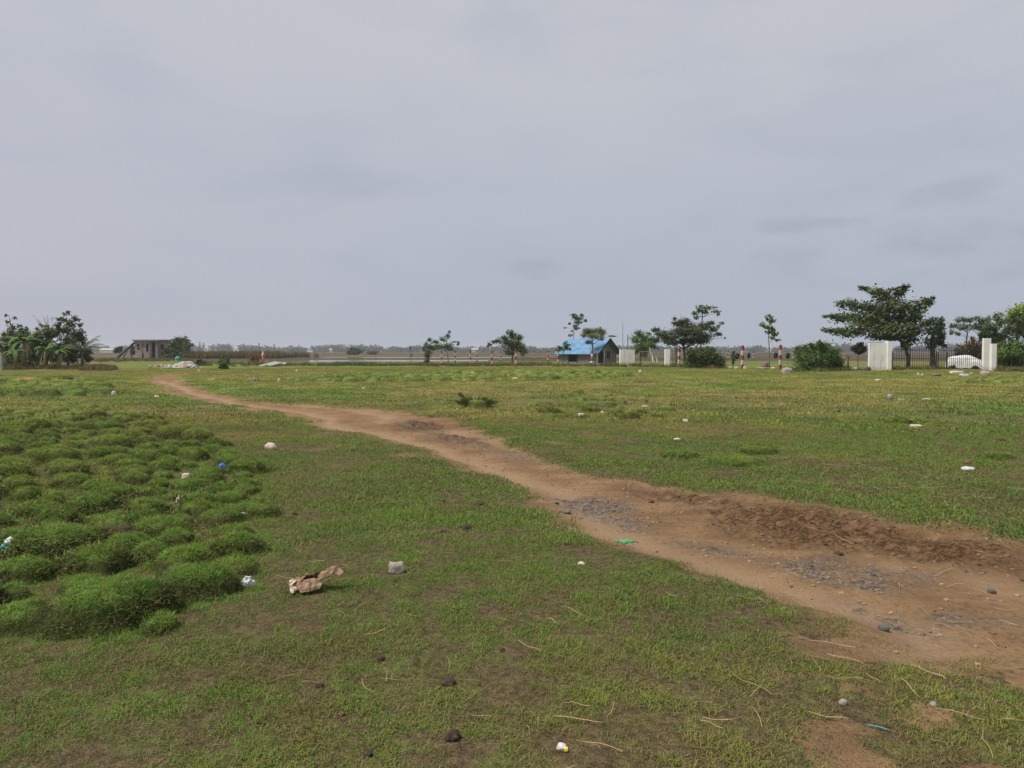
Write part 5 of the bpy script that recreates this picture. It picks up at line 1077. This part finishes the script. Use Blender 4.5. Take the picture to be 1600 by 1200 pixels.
def carton():
    b = GP(497, 930); s = b.y / F; root = empty('cardboard_box', b + Vector((0, 0, .01)), 'crushed brown cardboard carton on the near grass', 'cardboard', rz=.12); random.seed(4)
    def flap(nm, x0, x1, y0, y1, zf, mat, nx=22, ny=12):
        m = MB(); vs = []; fs = []
        for i in range(nx):
            for j in range(ny):
                u, v = i / (nx - 1), j / (ny - 1); x = x0 + (x1 - x0) * u; y = y0 + (y1 - y0) * v; cr = .018 * mnoise.noise(Vector((x * 18, y * 22, 3))) + .014 * abs(mnoise.noise(Vector((x * 45, y * 45, 8))))
                vs.append((x * (1 - .25 * abs(v - .6)) + .035 * mnoise.noise(Vector((u * 3, v * 3, 5))), y + .045 * mnoise.noise(Vector((u * 4, 3.3, y0 * 9))), max(.004, zf(u, v) + cr)))
        for i in range(nx - 1):
            for j in range(ny - 1): fs.append((i * ny + j, (i + 1) * ny + j, (i + 1) * ny + j + 1, i * ny + j + 1))
        m.add(vs, fs); o = m.build(nm, mat, root); sdm = o.modifiers.new('thick', 'SOLIDIFY'); sdm.thickness = .004; return o
    flap('panel', -.165, .02, -.09, .02, lambda u, v: .012 + .060 * math.sin(v * 1.9) * (1 - .2 * u) , MAT['carton'])
    flap('back_panel', -.13, .01, .03, .11, lambda u, v: .03 + .07 * (1 - v) * (.6 + .4 * u), MAT['carton_dark'])
    flap('flap', .0, .165, -.02, .07, lambda u, v: .055 + .045 * math.sin(u * 2.4) + .03 * math.sin(v * 3.1), MAT['carton'])
    flap('tape_edge', -.185, -.155, -.095, -.0, lambda u, v: .012 + .05 * math.sin(v * 1.7), MAT['stone_beige'], 6, 10)
MAT['carton'] = mottled('cardboard', (.13, .075, .045), (.34, .235, .155), 26, .9, .6, .01); MAT['carton_dark'] = mottled('cardboard_inside', (.16, .10, .065), (.28, .19, .13), 14, .9, .4, .01)
carton()
def teal_stick():
    b = GP(1372, 1150); simple('plastic_straw', 'thin pale teal plastic stick in the lower right grass', 'stick', lambda m: m.tube([b + Vector((-.035, .02, .012)), b + Vector((0, 0, .014)), b + Vector((.035, -.022, .012))], [.003, .0035, .002], 6), MAT['plastic_teal'], origin=b)
teal_stick()
def tuft_shrub():
    b = GP(745, 633); root = empty('grass_clump', b, 'tall dark spiky grass clump in the middle meadow', 'grass clump'); m = MB(b); random.seed(2)
    for k in range(700):
        a = random.uniform(0, 6.28); r = random.uniform(0, 1) ** .6; l_ = random.uniform(.12, .34) * (1.2 - .5 * r); q = b + Vector((r * .52 * math.cos(a), r * .35 * math.sin(a), -.02)); d = Vector((math.cos(a) * (.3 + .7 * r), math.sin(a) * (.3 + .7 * r), 1.0)).normalized()
        if k % 9 == 0: q = b + Vector((-.30, 0, 0)); d = Vector((-.55 + random.uniform(-.2, .2), random.uniform(-.2, .2), 1)).normalized(); l_ = .42
        sv = d.cross(Vector((0, 1, 0))).normalized() * .012; mid_ = q + d * l_ * .6; tip = q + d * l_ + Vector((d.x * .1, d.y * .1, -.03)); m.add([q - sv, q + sv, mid_ + sv, mid_ - sv, tip], [(0, 1, 2, 3), (3, 2, 4)])
    m.build('blades', MAT['clump'], root)
MAT['clump'] = mottled('spiky_grass', (.09, .14, .035), (.19, .22, .07), 6, .8, .0)
tuft_shrub()

# ------------------------------------------------------------------ weeds, reeds, pebbles, straw
C_weed = protos('weed_tuft', 4, 34, .30, .16, .42, .028, .55, .25)
C_reed = protos('reed_tuft', 4, 70, .75, .9, 2.0, .07, .30, .35)
def in_poly(poly, n):
    p = np.array(poly); lo, hi = p.min(0), p.max(0); x = rng.uniform(lo[0], hi[0], n * 6); y = rng.uniform(lo[1], hi[1], n * 6); k = sdf(p, x, y) < 0; return x[k][:n], y[k][:n]
def cover(name, coll, polys, s0, s1, tones, npick):
    xs = []; ys = []; ts = []
    for (pl, n), tn in zip(polys, tones):
        x, y = in_poly(pl, n); xs.append(x); ys.append(y); ts.append(np.array(tn)[None] * rng.uniform(.6, 1.4, (len(x), 1)))
    x = np.concatenate(xs); return tag(scatter(name, coll, x, np.concatenate(ys), rng.uniform(s0, s1, len(x)), np.concatenate(ts), npick, .5, .02), kind='stuff')
WG, WB, WP = (.06, .09, .025), (.10, .085, .04), (.085, .06, .05)
cover('weeds', C_weed, [(PX((0, 579), (0, 572.5), (130, 572), (178, 576), (170, 580), (90, 578)), 420), (PX((130, 580), (150, 573), (180, 575), (182, 579)), 120), (PX((655, 573), (860, 572), (860, 569), (655, 569)), 420), (PX((865, 573), (1000, 573), (1000, 570.5), (865, 570.5)), 90),
      (PX((520, 571), (590, 571), (585, 567), (530, 567)), 160), (PX((150, 566), (300, 564), (300, 560), (150, 561)), 260), (PX((1000, 574), (1130, 577), (1130, 573), (1000, 571)), 130), (PX((1240, 581), (1320, 581), (1350, 579), (1240, 577)), 100), (PX((1560, 582), (1640, 584), (1640, 577), (1560, 577)), 160),
      (PX((430, 572), (660, 572), (660, 569.5), (440, 569.5)), 240), (PX((1390, 579), (1480, 579), (1480, 576), (1390, 576)), 60), (PX((300, 573), (440, 573), (440, 566), (300, 567)), 160)], .7, 1.5, [WB, WP, WG, WG, WG, WG, WG, WG, WG, WG, WB, WG], 4)
cover('reed_bank', C_reed, [(PX((285, 560.5), (437, 560.2), (437, 558.6), (285, 558.9)), 560), (PX((300, 559.4), (437, 559.4), (500, 558), (300, 558)), 260)], .75, 1.1, [(.085, .075, .032), (.075, .075, .03)], 4)
def pebble(i):
    bm = rock_bm((.012, .010, .007), i + 5, .25, 1, 1.7); me = bpy.data.meshes.new('pebble_%d' % i); bm.to_mesh(me); bm.free(); me.materials.append(MAT['inst']); o = bpy.data.objects.new('pebble_%d' % i, me); COL.objects.link(o); return o
C_peb = src_collection('pebble_sources', [pebble(i) for i in range(5)])
x, y = wedge(90000, 3.5, 14, 40); gk = lookup(GV_, x, y); dk_ = lookup(D_, x, y); k = rng.uniform(0, 1, len(x)) < gk * .6 + dk_ * .02; x, y = x[k], y[k]
tn = np.array((.135, .108, .086)) * rng.uniform(.35, 1.75, (len(x), 1))
tag(scatter('gravel', C_peb, x, y, rng.uniform(.4, 1.4, len(x)), tn, 5, .5, .004), kind='stuff')
x, y = wedge(60000, 3.5, 16, 40); mk = lookup(MU_, x, y); k = rng.uniform(0, 1, len(x)) < mk * .25 + lookup(D_, x, y) * .07; x, y = x[k], y[k]; mk = lookup(MU_, x, y)[:, None]
tag(scatter('soil_crumbs', C_peb, x, y, rng.uniform(.5, 2.0, len(x)), (np.array((.10, .058, .032)) * mk + np.array((.22, .14, .085)) * (1 - mk)) * rng.uniform(.5, 1.5, (len(x), 1)), 5, .5, -.002), kind='stuff')
def stalk(i):
    r = random.Random(i * 5 + 2); m = MB(); L_ = r.uniform(.12, .26); pts = []; a = 0; x_ = -L_ / 2; y_ = 0
    bend = r.uniform(-.45, .45); kink = r.uniform(-.5, .5) if i % 3 == 0 else 0
    for q in range(7):
        pts.append(Vector((x_, y_, .010 + .005 * math.sin(q * 1.1 + i)))); ang = bend * (q / 6 - .5) + (kink if q > 3 else 0); x_ += L_ / 6 * math.cos(ang); y_ += L_ / 6 * math.sin(ang)
    m.tube(pts, [.0017] * 5 + [.0013, .0008], 4); return m.build('stalk_%d' % i, MAT['inst'])
C_stalk = src_collection('stalk_sources', [stalk(i) for i in range(8)])
x, y = wedge(3600, 2.4, 13, 40); wgt = sstep(x * .7 - y * .25, -3.0, 1.0) * .9 + .06; wgt *= (fbm(x, y, .6, 3, 131) > .47); k = rng.uniform(0, 1, len(x)) < wgt; x, y = x[k], y[k]
tn = np.array((.40, .29, .16)) * rng.uniform(.55, 1.35, (len(x), 1))
tag(scatter('straw_litter', C_stalk, x, y, rng.uniform(.18, 1.0, len(x)) ** 1.2, tn, 8, .8, -.012, tiltr=.08), kind='stuff')

# ------------------------------------------------------------------ haze
mz, t = material('haze_air'); pv = t.n('ShaderNodeVolumePrincipled', ins={'Color': (.93, .96, 1.0, 1), 'Density': .00030, 'Anisotropy': 0.2}); t.n('ShaderNodeOutputMaterial', ins={1: pv.outputs[0]})
hm = MB(); hm.box((0, 0, 6.6), (19000, 19000, 17.2)); tag(hm.build('haze', mz), kind='stuff')
